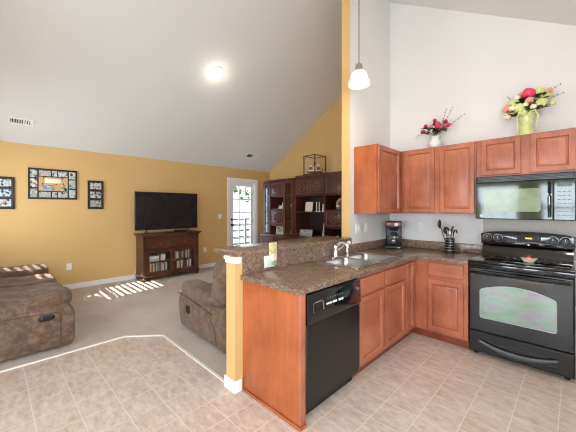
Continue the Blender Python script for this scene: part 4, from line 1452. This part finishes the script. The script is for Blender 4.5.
# disc cases and games inside
PAL = [((226, 224, 220), 'white'), ((200, 192, 186), 'pale grey'), ((60, 66, 84), 'navy'), ((150, 60, 50), 'red'), ((190, 170, 140), 'tan'), ((44, 42, 44), 'black'), ((96, 126, 110), 'green'), ((214, 204, 178), 'cream')]
r = random.Random(12)
meshes = {}
base_case = None
for side, ya, yb, rowname, zb in (('left', TY0 + 0.115, ym - 0.06, 'lower', 0.1505), ('right', ym + 0.06, TY1 - 0.115, 'upper', 0.3725), ('right', ym + 0.06, TY1 - 0.115, 'lower', 0.1505)):
    y = ya
    i = 0
    while y < yb - 0.03 and i < 12:
        w_ = r.uniform(0.024, 0.036)
        h = r.choice((0.18, 0.19, 0.19, 0.15, 0.2)) if rowname == 'upper' else r.choice((0.17, 0.18, 0.18, 0.16))
        c, cn = r.choice(PAL)
        if i in (3, 7) and c[0] < 100:
            c, cn = PAL[0]
        b = B()
        b.box(TX - 0.19, TX - 0.045, y, y + w_ - 0.002, zb, zb + h, 0.003)
        cs = tag(obj('disc_case', b, col_mat(c)), f'{cn} disc case, {ORD[i]} from left in the {rowname} {side} compartment of the media cabinet', 'disc case', f'disc cases in the {rowname} {side} compartment')
        y += w_ + 0.001
        i += 1
zb = 0.3725
for k, (c, cn, h, w_) in enumerate((((206, 204, 200), 'pale grey', 0.05, 0.22), ((236, 234, 230), 'white', 0.055, 0.2))):
    cs = tag(obj('game_box', B().box(TX - 0.26, TX - 0.05, TY0 + 0.12, TY0 + 0.12 + w_, zb, zb + h, 0.004), col_mat(c)), f'{cn} box lying in the upper left compartment of the media cabinet', 'box', 'boxes in the upper left compartment')
    zb += h + 0.0005
b = B()
b.box(TX - 0.2, TX - 0.05, TY0 + 0.345, TY0 + 0.46, 0.3725, 0.50, 0.02)
cs = thing('game_controller_case', 'white rounded case standing right of the boxes in the media cabinet', 'case', (TX - 0.1, TY0 + 0.4, 0.3725))
obj('shell', b, M['whitep'], cs)
obj('handle', B().tube([(TX - 0.06, TY0 + 0.37, 0.497), (TX - 0.06, TY0 + 0.38, 0.53), (TX - 0.06, TY0 + 0.425, 0.53), (TX - 0.06, TY0 + 0.435, 0.497)], 0.006), M['grey'], cs)

tv = thing('television', 'large flat screen television on the walnut media cabinet', 'television', (-6.15, 2.64, 0.936))
obj('casing', B().box(-6.185, -6.14, 1.985, 3.305, 1.0, 1.772, 0.008), M['blackm'], tv)
obj('screen', B().box(-6.141, -6.137, 1.997, 3.293, 1.018, 1.76), M['tv'], tv)
for y in (2.2, 3.09):
    obj('foot', B().tube([(-6.04, y - 0.03 if y < 2.6 else y + 0.03, 0.943), (-6.12, y, 0.955), (-6.16, y, 1.01), (-6.2, y, 0.955), (-6.27, y, 0.943)], 0.008, 8), M['blackm'], tv)
bx = thing('streaming_box', 'small black set top box lying below the television screen', 'set top box', (-6.08, 2.92, 0.936))
obj('box_body', B().box(-6.14, -6.02, 2.76, 3.0, 0.9365, 0.972, 0.006), M['blackm'], bx)
obj('front_light', B().box(-6.021, -6.0185, 2.9, 2.915, 0.952, 0.957), M['grey'], bx)
rm = thing('remote_control', 'black remote control lying on top of the media cabinet', 'remote control', (-6.02, 2.6, 0.936))
obj('remote_body', B().box(-6.045, -6.0, 2.52, 2.68, 0.9365, 0.952, 0.006), M['blackm'], rm)
b = B()
for k in range(5):
    for s in range(2):
        b.box(-6.034 + s * 0.018, -6.026 + s * 0.018, 2.535 + k * 0.026, 2.545 + k * 0.026, 0.952, 0.9535)
obj('remote_buttons', b, M['grey'], rm)

# ------------------------------------------------------------------ wall unit with its contents
HF, HB = 5.2, 5.722
hu = thing('wall_unit', 'dark mahogany wall unit with glass doors and carved fronts', 'wall unit', (-4.7, 5.4, 0))
HX0, HX1, HX2, HX3 = -6.05, -4.85, -3.97, -3.46
ZT, ZTC, ZD = 2.155, 2.195, 0.76
b = B()
for x0, x1, zt in ((HX0, HX0 + 0.03, ZT), (-5.77, -5.745, ZT), (-5.285, -5.26, ZT), (-4.93, HX1, ZT), (HX2 - 0.02, HX2 + 0.01, ZTC), (HX3 - 0.03, HX3, ZTC)):
    b.box(x0, x1, HF, HB, ZD, zt)
b.box(HX0, HX1, HF, HB, ZT - 0.03, ZT)
b.box(HX1, HX3, HF, HB, ZTC - 0.07, ZTC)
obj('uprights', b, M['mahog'], hu)
obj('cornice', B().box(HX0 - 0.02, HX1, HF - 0.025, HB, ZT, ZT + 0.03, 0.008).box(HX1, HX3 + 0.01, HF - 0.025, HB, ZTC, ZTC + 0.03, 0.008), M['mahog'], hu)
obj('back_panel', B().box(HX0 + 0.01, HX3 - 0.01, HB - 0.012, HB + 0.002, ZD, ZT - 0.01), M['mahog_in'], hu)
obj('base_cupboards', B().box(HX0, HX3, HF - 0.1, HB, 0.006, ZD - 0.025).box(HX0 - 0.015, HX3 + 0.015, HF - 0.12, HB, ZD - 0.025, ZD, 0.006), M['mahog'], hu)
b = B()
for x0, x1, z in ((-5.745, -5.285, 1.755), (-5.745, -5.285, 1.43), (-5.745, -5.285, 1.00), (-4.85, HX2 - 0.02, 1.36), (HX2 + 0.01, HX3 - 0.03, 1.41), (HX2 + 0.01, HX3 - 0.03, 1.02), (-4.85, HX2 - 0.02, 1.745), (HX2 + 0.01, HX3 - 0.03, 1.745)):
    b.box(x0, x1, HF + 0.015, HB - 0.012, z - 0.022, z)
for z in (1.12, 1.45, 1.78):
    b.box(-6.02, -5.77, HF + 0.03, HB - 0.012, z - 0.008, z)
    b.box(-5.26, -4.93, HF + 0.03, HB - 0.012, z - 0.008, z)
obj('shelves', b, M['mahog'], hu)


def carved(x0, x1, z0, z1):
    d = obj('cupboard_door', B().rings('Y-', HF - 0.006, x0, x1, z0, z1, [(0, -0.004), (0.004, 0), (0.04, 0), (0.048, -0.006), (0.06, -0.006), (0.075, -0.001)], 0.02), M['mahog'], hu)
    xc, zc = (x0 + x1) / 2, (z0 + z1) / 2
    rx, rz = (x1 - x0) * 0.17, (z1 - z0) * 0.27
    b = B()
    b.tube([(xc + rx * math.cos(2 * PI * k / 20), HF - 0.012, zc + rz * math.sin(2 * PI * k / 20)) for k in range(21)], 0.007, 6)
    b.sph((xc, HF - 0.008, zc), 0.02, (0.8, 0.5, 1.6), 10, 6)
    for s in (-1, 1):
        b.tube([(xc + s * rx * 1.15, HF - 0.01, zc - rz * 0.8), (xc + s * rx * 1.7, HF - 0.012, zc), (xc + s * rx * 1.15, HF - 0.01, zc + rz * 0.8)], 0.005, 6)
    obj('carving', b, M['mahog_trim'], d)
    e = 0.006
    b = B()
    for a in ((x0 + 0.035, x1 - 0.035, z0 + 0.035, z0 + 0.035 + e), (x0 + 0.035, x1 - 0.035, z1 - 0.035 - e, z1 - 0.035), (x0 + 0.035, x0 + 0.035 + e, z0 + 0.035, z1 - 0.035), (x1 - 0.035 - e, x1 - 0.035, z0 + 0.035, z1 - 0.035)):
        b.box(a[0], a[1], HF - 0.01, HF - 0.004, a[2], a[3])
    obj('beading', b, M['mahog_trim'], d)


for a in ((-5.745, -5.285, 1.765, 2.12), (-5.745, -5.285, 1.01, 1.405), (-4.845, -4.432, 1.755, 2.125), (-4.418, -3.995, 1.755, 2.125), (-3.958, -3.50, 1.755, 2.125), (-3.958, -3.50, 1.03, 1.385)):
    carved(*a)
for k in range(5):
    x0 = HX0 + 0.03 + k * (HX3 - HX0 - 0.06) / 5
    x1 = HX0 + 0.03 + (k + 1) * (HX3 - HX0 - 0.06) / 5
    bd = obj('base_door', B().rings('Y-', HF - 0.1, x0 + 0.008, x1 - 0.008, 0.1, ZD - 0.05, [(0, 0.012), (0.004, 0.016), (0.045, 0.016), (0.052, 0.008), (0.07, 0.008)], -0.001), M['mahog'], hu)
    obj('knob', B().sph((x1 - 0.04, HF - 0.125, 0.45), 0.012), M['nickel'], bd)
for x0, x1 in ((-6.02, -5.77), (-5.26, -4.93)):
    b = B()
    s = 0.045
    b.box(x0, x0 + s, HF - 0.016, HF + 0.006, ZD + 0.01, ZT - 0.035)
    b.box(x1 - s, x1, HF - 0.016, HF + 0.006, ZD + 0.01, ZT - 0.035)
    b.box(x0 + s, x1 - s, HF - 0.016, HF + 0.006, ZD + 0.01, ZD + 0.06)
    # arched head
    arch = [(x0 + s, ZT - 0.035)]
    for k in range(13):
        a = PI - PI * k / 12
        arch.append(((x0 + x1) / 2 + ((x1 - x0) / 2 - s) * math.cos(a), ZT - 0.16 + 0.09 * math.sin(a)))
    arch.append((x1 - s, ZT - 0.035))
    b.prism(arch, HF - 0.016, HF + 0.006, 'Y')
    d = obj('display_door', b, M['mahog'], hu)
    obj('pane', B().box(x0 + s, x1 - s, HF - 0.004, HF - 0.001, ZD + 0.06, ZT - 0.06), M['dglass'] if x0 < -5.5 else M['cglass'], d)
    obj('edge_moulding', B().tube([(x0 + s, HF - 0.018, ZD + 0.06), (x0 + s, HF - 0.018, ZT - 0.16)] + [((x0 + x1) / 2 - ((x1 - x0) / 2 - s) * math.cos(PI * k / 10), HF - 0.018, ZT - 0.16 + 0.09 * math.sin(PI * k / 10)) for k in range(1, 10)] + [(x1 - s, HF - 0.018, ZT - 0.16), (x1 - s, HF - 0.018, ZD + 0.06)], 0.005, 6), M['mahog_trim'], d)


def standing_photo(label, x, y, z, w_, h, seed, fm, lean=0.16, rotz=0.0):
    o = thing('photo_frame', label, 'photo frame', (x, y, z + 0.001), rotz)
    rt = Matrix.Rotation(-lean, 3, 'X')
    b = B()
    b.box(-w_ / 2, w_ / 2, -0.008, 0.008, 0, h, 0.003)
    bmesh.ops.rotate(b.bm, verts=b.bm.verts, cent=(0, 0, 0), matrix=rt)
    obj('frame', b, fm, o, local=True)
    b = B()
    e = min(w_, h) * 0.14
    b.box(-w_ / 2 + e, w_ / 2 - e, -0.0095, -0.007, e, h - e)
    bmesh.ops.rotate(b.bm, verts=b.bm.verts, cent=(0, 0, 0), matrix=rt)
    obj('photo', b, photo_mat(seed), o, local=True)
    obj('easel_leg', B().box(-0.015, 0.015, 0.07, 0.076, 0.0, 0.02).tube([(0, 0.073, 0.005), (0, 0.02 + h * 0.1, h * 0.6)], 0.004, 6), M['frame'], o, local=True)
    return o


standing_photo('pale framed photo standing low in the left bay of the wall unit', -5.56, 5.34, 1.0 - 0.24, 0.24, 0.235, 51, M['cream'], rotz=0.2)
standing_photo('small cream photo frame beside the white candlesticks', -4.10, 5.33, 1.36, 0.12, 0.18, 52, M['cream'], rotz=-0.25)
standing_photo('tall narrow photo frame standing low at the right of the centre bay', -4.1, 5.33, 0.76, 0.15, 0.36, 53, M['cream'], rotz=-0.4)
wide = standing_photo('wide silver photo frame standing low in the centre bay', -4.62, 5.3, 0.76, 0.40, 0.175, 54, M['silver'])
# cream tile/plate standing on the centre shelf
cpz = thing('square_plate', 'square cream plate standing on the centre shelf of the wall unit', 'plate', (-4.58, 5.36, 1.361))
b = B()
b.prism([(a, c) for a, c, _ in rrect(-0.115, 0.115, 0.001, 0.235, 0.02, 0)], -0.006, 0.008, 'Y', 0.003)
bmesh.ops.rotate(b.bm, verts=b.bm.verts, cent=(0, 0, 0), matrix=Matrix.Rotation(-0.15, 3, 'X'))
obj('plate_face', b, M['cream'], cpz, local=True)
obj('stand', B().tube([(-0.05, -0.03, 0.004), (-0.05, 0.06, 0.004), (-0.05, 0.045, 0.1)], 0.004, 6).tube([(0.05, -0.03, 0.004), (0.05, 0.06, 0.004), (0.05, 0.045, 0.1)], 0.004, 6), M['frame'], cpz, local=True)
for x, nm in ((-4.315, 'left'), (-4.235, 'right')):
    cd = thing('candlestick', f'white candlestick, the {nm} one of two on the centre shelf of the wall unit', 'candlestick', (x, 5.34, 1.361), 0, 'white candlesticks on the centre shelf')
    obj('holder', B().lathe([(0.034, 0), (0.034, 0.008), (0.012, 0.02), (0.009, 0.06), (0.018, 0.07), (0.009, 0.08), (0.012, 0.10), (0.02, 0.11)], n=16), M['whitep'], cd, local=True)
    obj('candle', B().cyl((0, 0, 0.11), (0, 0, 0.225), 0.012, n=12), M['creamp'], cd, local=True)
# plate and mug in the right niche
pt = thing('round_plate', 'amber rimmed round plate leaning in the right niche of the wall unit', 'plate', (-3.70, 5.45, 1.411))
b = B().lathe([(0.01, 0), (0.08, 0.0), (0.13, 0.016), (0.13, 0.02), (0.08, 0.006), (0.01, 0.006)], n=28)
b.bm.transform(Matrix.Translation((0, 0, 0.131)) @ Matrix.Rotation(math.radians(80), 4, 'X'))
obj('plate_rim', b, col_mat((204, 132, 66)), pt, local=True)
b = B().lathe([(0.001, 0.007), (0.078, 0.007), (0.078, 0.0085), (0.001, 0.009)], n=24)
b.bm.transform(Matrix.Translation((0, 0, 0.131)) @ Matrix.Rotation(math.radians(80), 4, 'X'))
obj('plate_centre', b, col_mat((120, 62, 34)), pt, local=True)
mg = thing('mug', 'blue and white mug in front of the round amber plate', 'mug', (-3.70, 5.33, 1.411))
obj('cup', B().lathe([(0.036, 0), (0.042, 0.01), (0.042, 0.1), (0.038, 0.1), (0.037, 0.012)], n=20), col_mat((112, 140, 176)), mg, local=True)
obj('cup_band', B().lathe([(0.0425, 0.06), (0.043, 0.062), (0.043, 0.085), (0.0425, 0.087)], n=20, cap=False), M['whitep'], mg, local=True)
obj('handle', B().tube([(0.04, 0, 0.08), (0.065, 0, 0.08), (0.07, 0, 0.05), (0.042, 0, 0.025)], 0.006, 8), col_mat((112, 140, 176)), mg, local=True)
sc_ = thing('small_cup', 'small white cup in the lower right niche of the wall unit', 'cup', (-3.72, 5.33, 0.761))
obj('cup', B().lathe([(0.02, 0), (0.03, 0.01), (0.034, 0.07), (0.03, 0.07), (0.026, 0.012)], n=18), M['whitep'], sc_, local=True)
# figurine in the left niche
fg = thing('figurine', 'small cream animal figurine in the upper left niche of the wall unit', 'figurine', (-5.5, 5.34, 1.431))
obj('figure_base', B().soft(-0.11, 0.11, -0.04, 0.04, 0.0, 0.03, 0.5), M['whitep'], fg, local=True)
b = B()
b.soft(-0.07, 0.06, -0.03, 0.03, 0.025, 0.085, 0.8)
b.tube([(0.045, 0, 0.06), (0.06, 0, 0.11), (0.065, 0, 0.14)], [0.022, 0.016, 0.014], 10)
b.sph((0.075, 0, 0.145), 0.022, (1.4, 0.9, 0.9), 10, 8)
b.tube([(-0.06, 0, 0.06), (-0.085, 0, 0.08), (-0.09, 0, 0.11)], [0.012, 0.009, 0.004], 8)
obj('figure_body', b, M['cream'], fg, local=True)
# ornaments behind the glass doors
orn = [(-5.895, 0.761, 'white jar', 0.055, 0.14, 'at the bottom of the left display door', M['whitep']), (-5.1, 0.761, 'white bowl', 0.08, 0.09, 'at the bottom of the right display door', M['whitep']),
       (-5.1, 1.121, 'cream goblet', 0.035, 0.12, 'second shelf up behind the right display door', M['cream']), (-5.1, 1.451, 'white pitcher', 0.07, 0.19, 'third shelf up behind the right display door', M['milk']),
       (-5.1, 1.781, 'cream goblet', 0.045, 0.14, 'top shelf behind the right display door', M['cream']), (-5.895, 1.121, 'pale blue jar', 0.045, 0.13, 'second shelf up behind the left display door', col_mat((150, 170, 182))),
       (-5.895, 1.451, 'pale blue vase', 0.045, 0.17, 'third shelf up behind the left display door', col_mat((160, 178, 188)))]
for x, z, kind, rr_, h, where, mt in orn:
    nm = kind.split()[-1]
    o = thing(nm, f'{kind}, {where}', nm, (x, 5.38, z))
    prof = {'jar': [(0.7, 0), (1, 0.15), (1, 0.7), (0.75, 0.85), (0.8, 1), (0.7, 1), (0.66, 0.85), (0.9, 0.7), (0.9, 0.15)], 'bowl': [(0.45, 0), (0.5, 0.08), (0.85, 0.5), (1, 1), (0.95, 1), (0.8, 0.5), (0.45, 0.14)],
            'goblet': [(0.9, 0), (0.85, 0.04), (0.15, 0.1), (0.15, 0.4), (0.9, 0.6), (1, 1), (0.93, 1), (0.8, 0.62), (0.1, 0.5)], 'pitcher': [(0.6, 0), (0.9, 0.1), (1, 0.35), (0.6, 0.7), (0.55, 0.85), (0.75, 1), (0.7, 1), (0.5, 0.85), (0.9, 0.35)],
            'vase': [(0.6, 0), (1, 0.3), (0.8, 0.6), (0.4, 0.8), (0.6, 1), (0.52, 1), (0.34, 0.8), (0.9, 0.3)]}[nm]
    obj('body', B().lathe([(a * rr_, c * h) for a, c in prof], n=18), mt, o, local=True)
    if nm == 'pitcher':
        obj('handle', B().tube([(0.55 * rr_, 0, 0.88 * h), (1.3 * rr_, 0, 0.8 * h), (1.35 * rr_, 0, 0.5 * h), (0.95 * rr_, 0, 0.3 * h)], 0.007, 8), mt, o, local=True)
    if nm == 'jar':
        obj('lid', B().lathe([(0.82 * rr_, h), (0.82 * rr_, h + 0.01), (0.2 * rr_, h + 0.02), (0.2 * rr_, h + 0.035)], n=18), mt, o, local=True)

# glass case with ship model on top
CZ = ZTC + 0.031
X0, X1, Y0, Y1, H_ = -4.62, -4.27, 5.22, 5.64, 0.46
gcx = thing('display_case', 'wood framed glass case on top of the wall unit', 'display case', ((X0 + X1) / 2, (Y0 + Y1) / 2, CZ))
b = B()
e = 0.018
for x in (X0, X1 - e):
    for y in (Y0, Y1 - e):
        b.box(x, x + e, y, y + e, CZ, CZ + H_)
for y in (Y0, Y1 - e):
    b.box(X0, X1, y, y + e, CZ + H_ - e, CZ + H_)
for x in (X0, X1 - e):
    b.box(x, x + e, Y0, Y1, CZ + H_ - e, CZ + H_)
obj('case_frame', b, wood('brown case frame', (84, 52, 26), (120, 80, 44)), gcx)
obj('case_floor', B().box(X0, X1, Y0, Y1, CZ, CZ + 0.022), M['walnut'], gcx)
b = B()
b.box(X0 + e, X1 - e, Y0 + 0.006, Y0 + 0.009, CZ + 0.022, CZ + H_ - e)
b.box(X0 + 0.006, X0 + 0.009, Y0 + e, Y1 - e, CZ + 0.022, CZ + H_ - e)
b.box(X1 - 0.009, X1 - 0.006, Y0 + e, Y1 - e, CZ + 0.022, CZ + H_ - e)
obj('case_glass', b, M['cglass'], gcx)
sm = thing('ship_model', 'small model ship with masts inside the glass case', 'model ship', (-4.445, 5.43, CZ + 0.0225), 0.69)
sm.scale = (0.88, 0.88, 0.92)
b = B()
t = bmesh.new()
rows = []
for k in range(9):
    u = k / 8
    w_ = 0.042 * math.sin(PI * (0.12 + 0.76 * u)) ** 0.7
    zt = 0.09 + 0.04 * (2 * u - 1) ** 2
    x = -0.22 + 0.44 * u
    rows.append([t.verts.new((x, -w_, zt)), t.verts.new((x * 0.92, -w_ * 0.8, 0.055)), t.verts.new((x * 0.85, 0, 0.03)), t.verts.new((x * 0.92, w_ * 0.8, 0.055)), t.verts.new((x, w_, zt))])
for a, c in zip(rows, rows[1:]):
    for k in range(4):
        t.faces.new((a[k], a[k + 1], c[k + 1], c[k]))
    t.faces.new((a[4], a[0], c[0], c[4]))
t.faces.new(rows[0]); t.faces.new(rows[-1][::-1])
bmesh.ops.recalc_face_normals(t, faces=t.faces)
obj('hull', b.add(t), M['walnut'], sm, local=True)
obj('deck_stripe', B().box(-0.2, 0.2, -0.046, 0.046, 0.078, 0.104, 0.004), M['creamp'], sm, local=True)
obj('cradle', B().box(-0.1, -0.07, -0.04, 0.04, 0.0, 0.05).box(0.07, 0.1, -0.04, 0.04, 0.0, 0.05), M['walnut'], sm, local=True)
for k, (x, h) in enumerate(((-0.11, 0.3), (0.0, 0.4), (0.1, 0.32))):
    mst = obj('mast', B().cyl((x, 0, 0.09), (x, 0, h), 0.006, 0.003, 8), M['twig'], sm, local=True)
    for j in range(2):
        z0 = 0.13 + j * (h - 0.15) * 0.45
        hh = (h - 0.15) * 0.38
        b = B()
        b.prism([(x - 0.042 + 0.008 * j, z0), (x + 0.042 - 0.008 * j, z0), (x + 0.034 - 0.008 * j, z0 + hh), (x - 0.034 + 0.008 * j, z0 + hh)], -0.012, -0.008, 'Y')
        obj('sail', b, M['cream'] if (k + j) % 2 else M['twig'], mst, local=True)

# ------------------------------------------------------------------ sofa (its far end is at the television wall)
def creases(amp, fx, fy):
    def f(co, h):
        n = max(0.0, co.z / h.z)
        return Vector((0, 0, -amp * n * abs(math.sin(co.x * fx + 0.6)) ** 6 - amp * 0.8 * n * abs(math.sin(co.y * fy + 1.0)) ** 6))
    return f


def arm_profile(a0, a1, z0, ztop, r, n=6):
    """side outline from front a1 to back a0, front top corner rounded by r"""
    pts = [(a0, z0), (a1 - 0.03, z0), (a1, z0 + 0.05)]
    for k in range(n + 1):
        t = PI / 2 * k / n
        pts.append((a1 - r + r * math.cos(t), ztop - r + r * math.sin(t)))
    pts.append((a0, ztop))
    return pts


so = thing('sofa', 'brown suede reclining sofa at the left with padded arms', 'sofa', (-4.85, 0.1, 0.006))
SXa, SXb = -5.98, -3.735        # far and near outer sides
F = 0.625
Bk = -0.42
obj('underframe', B().box(SXa + 0.08, SXb - 0.08, Bk + 0.05, F - 0.12, 0.03, 0.3), M['suede'], so)
for x in (SXa + 0.12, SXb - 0.12):
    for y in (Bk + 0.1, F - 0.16):
        obj('foot', B().cyl((x, y, 0.006), (x, y, 0.05), 0.025), M['blackm'], so)
for s, (xo, xi) in enumerate(((SXb, SXb - 0.42), (SXa, SXa + 0.42))):
    lo, hi = min(xo, xi), max(xo, xi)
    am = obj('arm', B().prism(arm_profile(Bk + 0.04, F, 0.032, 0.47, 0.13), lo, hi, 'X', 0.03, 3), M['suede'], so)
    sg = 1 if xo > xi else -1
    obj('arm_pad', B().soft(lo - 0.015, hi + 0.015, Bk + 0.15, F - 0.005, 0.40, 0.60, 0.52, 36, puff=creases(0.022, 7.5, 6.0)), M['suede'], am)
    # stitched side panel
    xx = xo + sg * 0.0005
    pan = [(Bk + 0.1, 0.05), (0.50, 0.05), (0.50, 0.34), (0.49, 0.375), (0.46, 0.392), (0.2, 0.405), (Bk + 0.1, 0.42)]
    obj('side_panel', B().prism(pan, min(xx, xx + sg * 0.012), max(xx, xx + sg * 0.012), 'X', 0.005), M['suede'], am)
    xp = xx + sg * 0.01
    obj('panel_piping', B().tube([(xp, y, z) for y, z in pan[1:]], 0.004, 6), plain('dark upholstery piping', (84, 66, 53), 0.8), am)
    if sg > 0:
        hl = obj('recliner_latch', B().soft(xx + 0.004, xx + 0.022, 0.325, 0.455, 0.325, 0.385, 0.7), M['blackm'], am)
        obj('latch_grip', B().soft(xx + 0.018, xx + 0.026, 0.345, 0.40, 0.337, 0.373, 0.7), M['black'], hl)
    obj('pad_seam', B().tube([(lo + 0.21, Bk + 0.3, 0.597), (lo + 0.21, 0.2, 0.592), (lo + 0.205, 0.42, 0.585)], 0.003, 6), M['suede'], am)
xm0, xm1 = SXa + 0.42, SXb - 0.42
for i in range(2):
    x0 = xm0 + (xm1 - xm0) * i / 2
    x1 = xm0 + (xm1 - xm0) * (i + 1) / 2
    obj('seat_cushion', B().soft(x0 + 0.004, x1 - 0.004, Bk + 0.2, F + 0.02, 0.27, 0.52, 0.45, 30, puff=creases(0.02, 6, 5)), M['suede'], so)
    obj('back_cushion', B().soft(x0 + 0.004, x1 - 0.004, Bk + 0.02, Bk + 0.3, 0.45, 0.98, 0.5, 30, rot=Matrix.Rotation(0.16, 3, 'X')), M['suede'], so)
    obj('footrest', B().soft(x0 + 0.01, x1 - 0.01, F - 0.1, F - 0.01, 0.07, 0.33, 0.4, 24), M['suede'], so)

# ------------------------------------------------------------------ recliner behind the half wall, facing the television
rc = thing('recliner_chair', 'brown suede recliner chair behind the half wall facing the television', 'recliner', (-2.86, 2.06, 0.006), -0.04)
# local: x = -front .. +back, y = -near arm .. +far arm
FX, BX = -0.6, 0.56
HW = 0.47
AW = 0.24
obj('underframe', B().box(FX + 0.1, BX - 0.1, -HW + 0.05, HW - 0.05, 0.05, 0.28), M['suede'], rc, local=True)
for x in (FX + 0.2, BX - 0.2):
    for y in (-HW + 0.1, HW - 0.1):
        obj('foot', B().cyl((x, y, 0), (x, y, 0.07), 0.03), M['blackm'], rc, local=True)
pipe = plain('dark upholstery piping', (84, 66, 53), 0.8)
for s in (-1, 1):
    yo, yi = s * HW, s * (HW - AW)
    lo, hi = min(yo, yi), max(yo, yi)
    prof = [(BX - 0.06, 0.03), (FX + 0.09, 0.03), (FX + 0.03, 0.09), (FX, 0.24), (FX + 0.0, 0.33), (FX + 0.03, 0.4), (FX + 0.08, 0.43), (0.1, 0.42), (BX - 0.08, 0.44)]
    am = obj('arm', B().prism(prof, lo, hi, 'Y', 0.035, 4), M['suede'], rc, local=True)
    obj('arm_pad', B().soft(FX - 0.012, 0.22, lo - 0.012, hi + 0.03, 0.36, 0.55, 0.6, 34, rot=Matrix.Rotation(0.07, 3, 'Y'), puff=creases(0.012, 5.0, 4.0)), M['suede'], am, local=True)
    obj('pad_piping', B().tube([(FX + 0.0, yo + s * 0.004, 0.405), (FX + 0.1, yo + s * 0.012, 0.415), (-0.2, yo + s * 0.014, 0.398), (0.05, yo + s * 0.012, 0.37), (0.25, yo + s * 0.006, 0.35)], 0.005, 6), pipe, am, local=True)
    obj('panel_piping', B().tube([(0.12, yo + s * 0.002, 0.34), (0.2, yo + s * 0.002, 0.3), (0.3, yo + s * 0.002, 0.2), (0.33, yo + s * 0.002, 0.06)], 0.004, 6), pipe, am, local=True)
    if s < 0:
        lt = obj('recliner_latch', B().soft(-0.37, -0.275, yo - 0.014, yo + 0.006, 0.215, 0.305, 0.45), M['blackm'], am, local=True)
        obj('latch_grip', B().soft(-0.35, -0.31, yo - 0.02, yo - 0.01, 0.235, 0.285, 0.6), M['black'], lt, local=True)
obj('seat_cushion', B().soft(FX + 0.02, 0.28, -HW + AW + 0.004, HW - AW - 0.004, 0.24, 0.49, 0.5, 30, puff=creases(0.015, 4, 4)), M['suede'], rc, local=True)
obj('footrest', B().soft(FX - 0.02, FX + 0.09, -HW + AW + 0.008, HW - AW - 0.008, 0.06, 0.34, 0.45, 24), M['suede'], rc, local=True)
bk = obj('backrest', B().soft(0.1, 0.42, -HW + 0.03, HW - 0.03, 0.30, 0.95, 0.5, 36, rot=Matrix.Rotation(0.2, 3, 'Y'), puff=lambda co, h: Vector((-0.02 * abs(math.sin(co.z * 8)) ** 4 * (1 if co.x < 0 else 0), 0, 0))), M['suede'], rc, local=True)
obj('headrest_pillow', B().soft(0.11, 0.34, -HW + 0.09, HW - 0.09, 0.62, 0.95, 0.6, 30, rot=Matrix.Rotation(0.2, 3, 'Y')), M['suede'], bk, local=True)
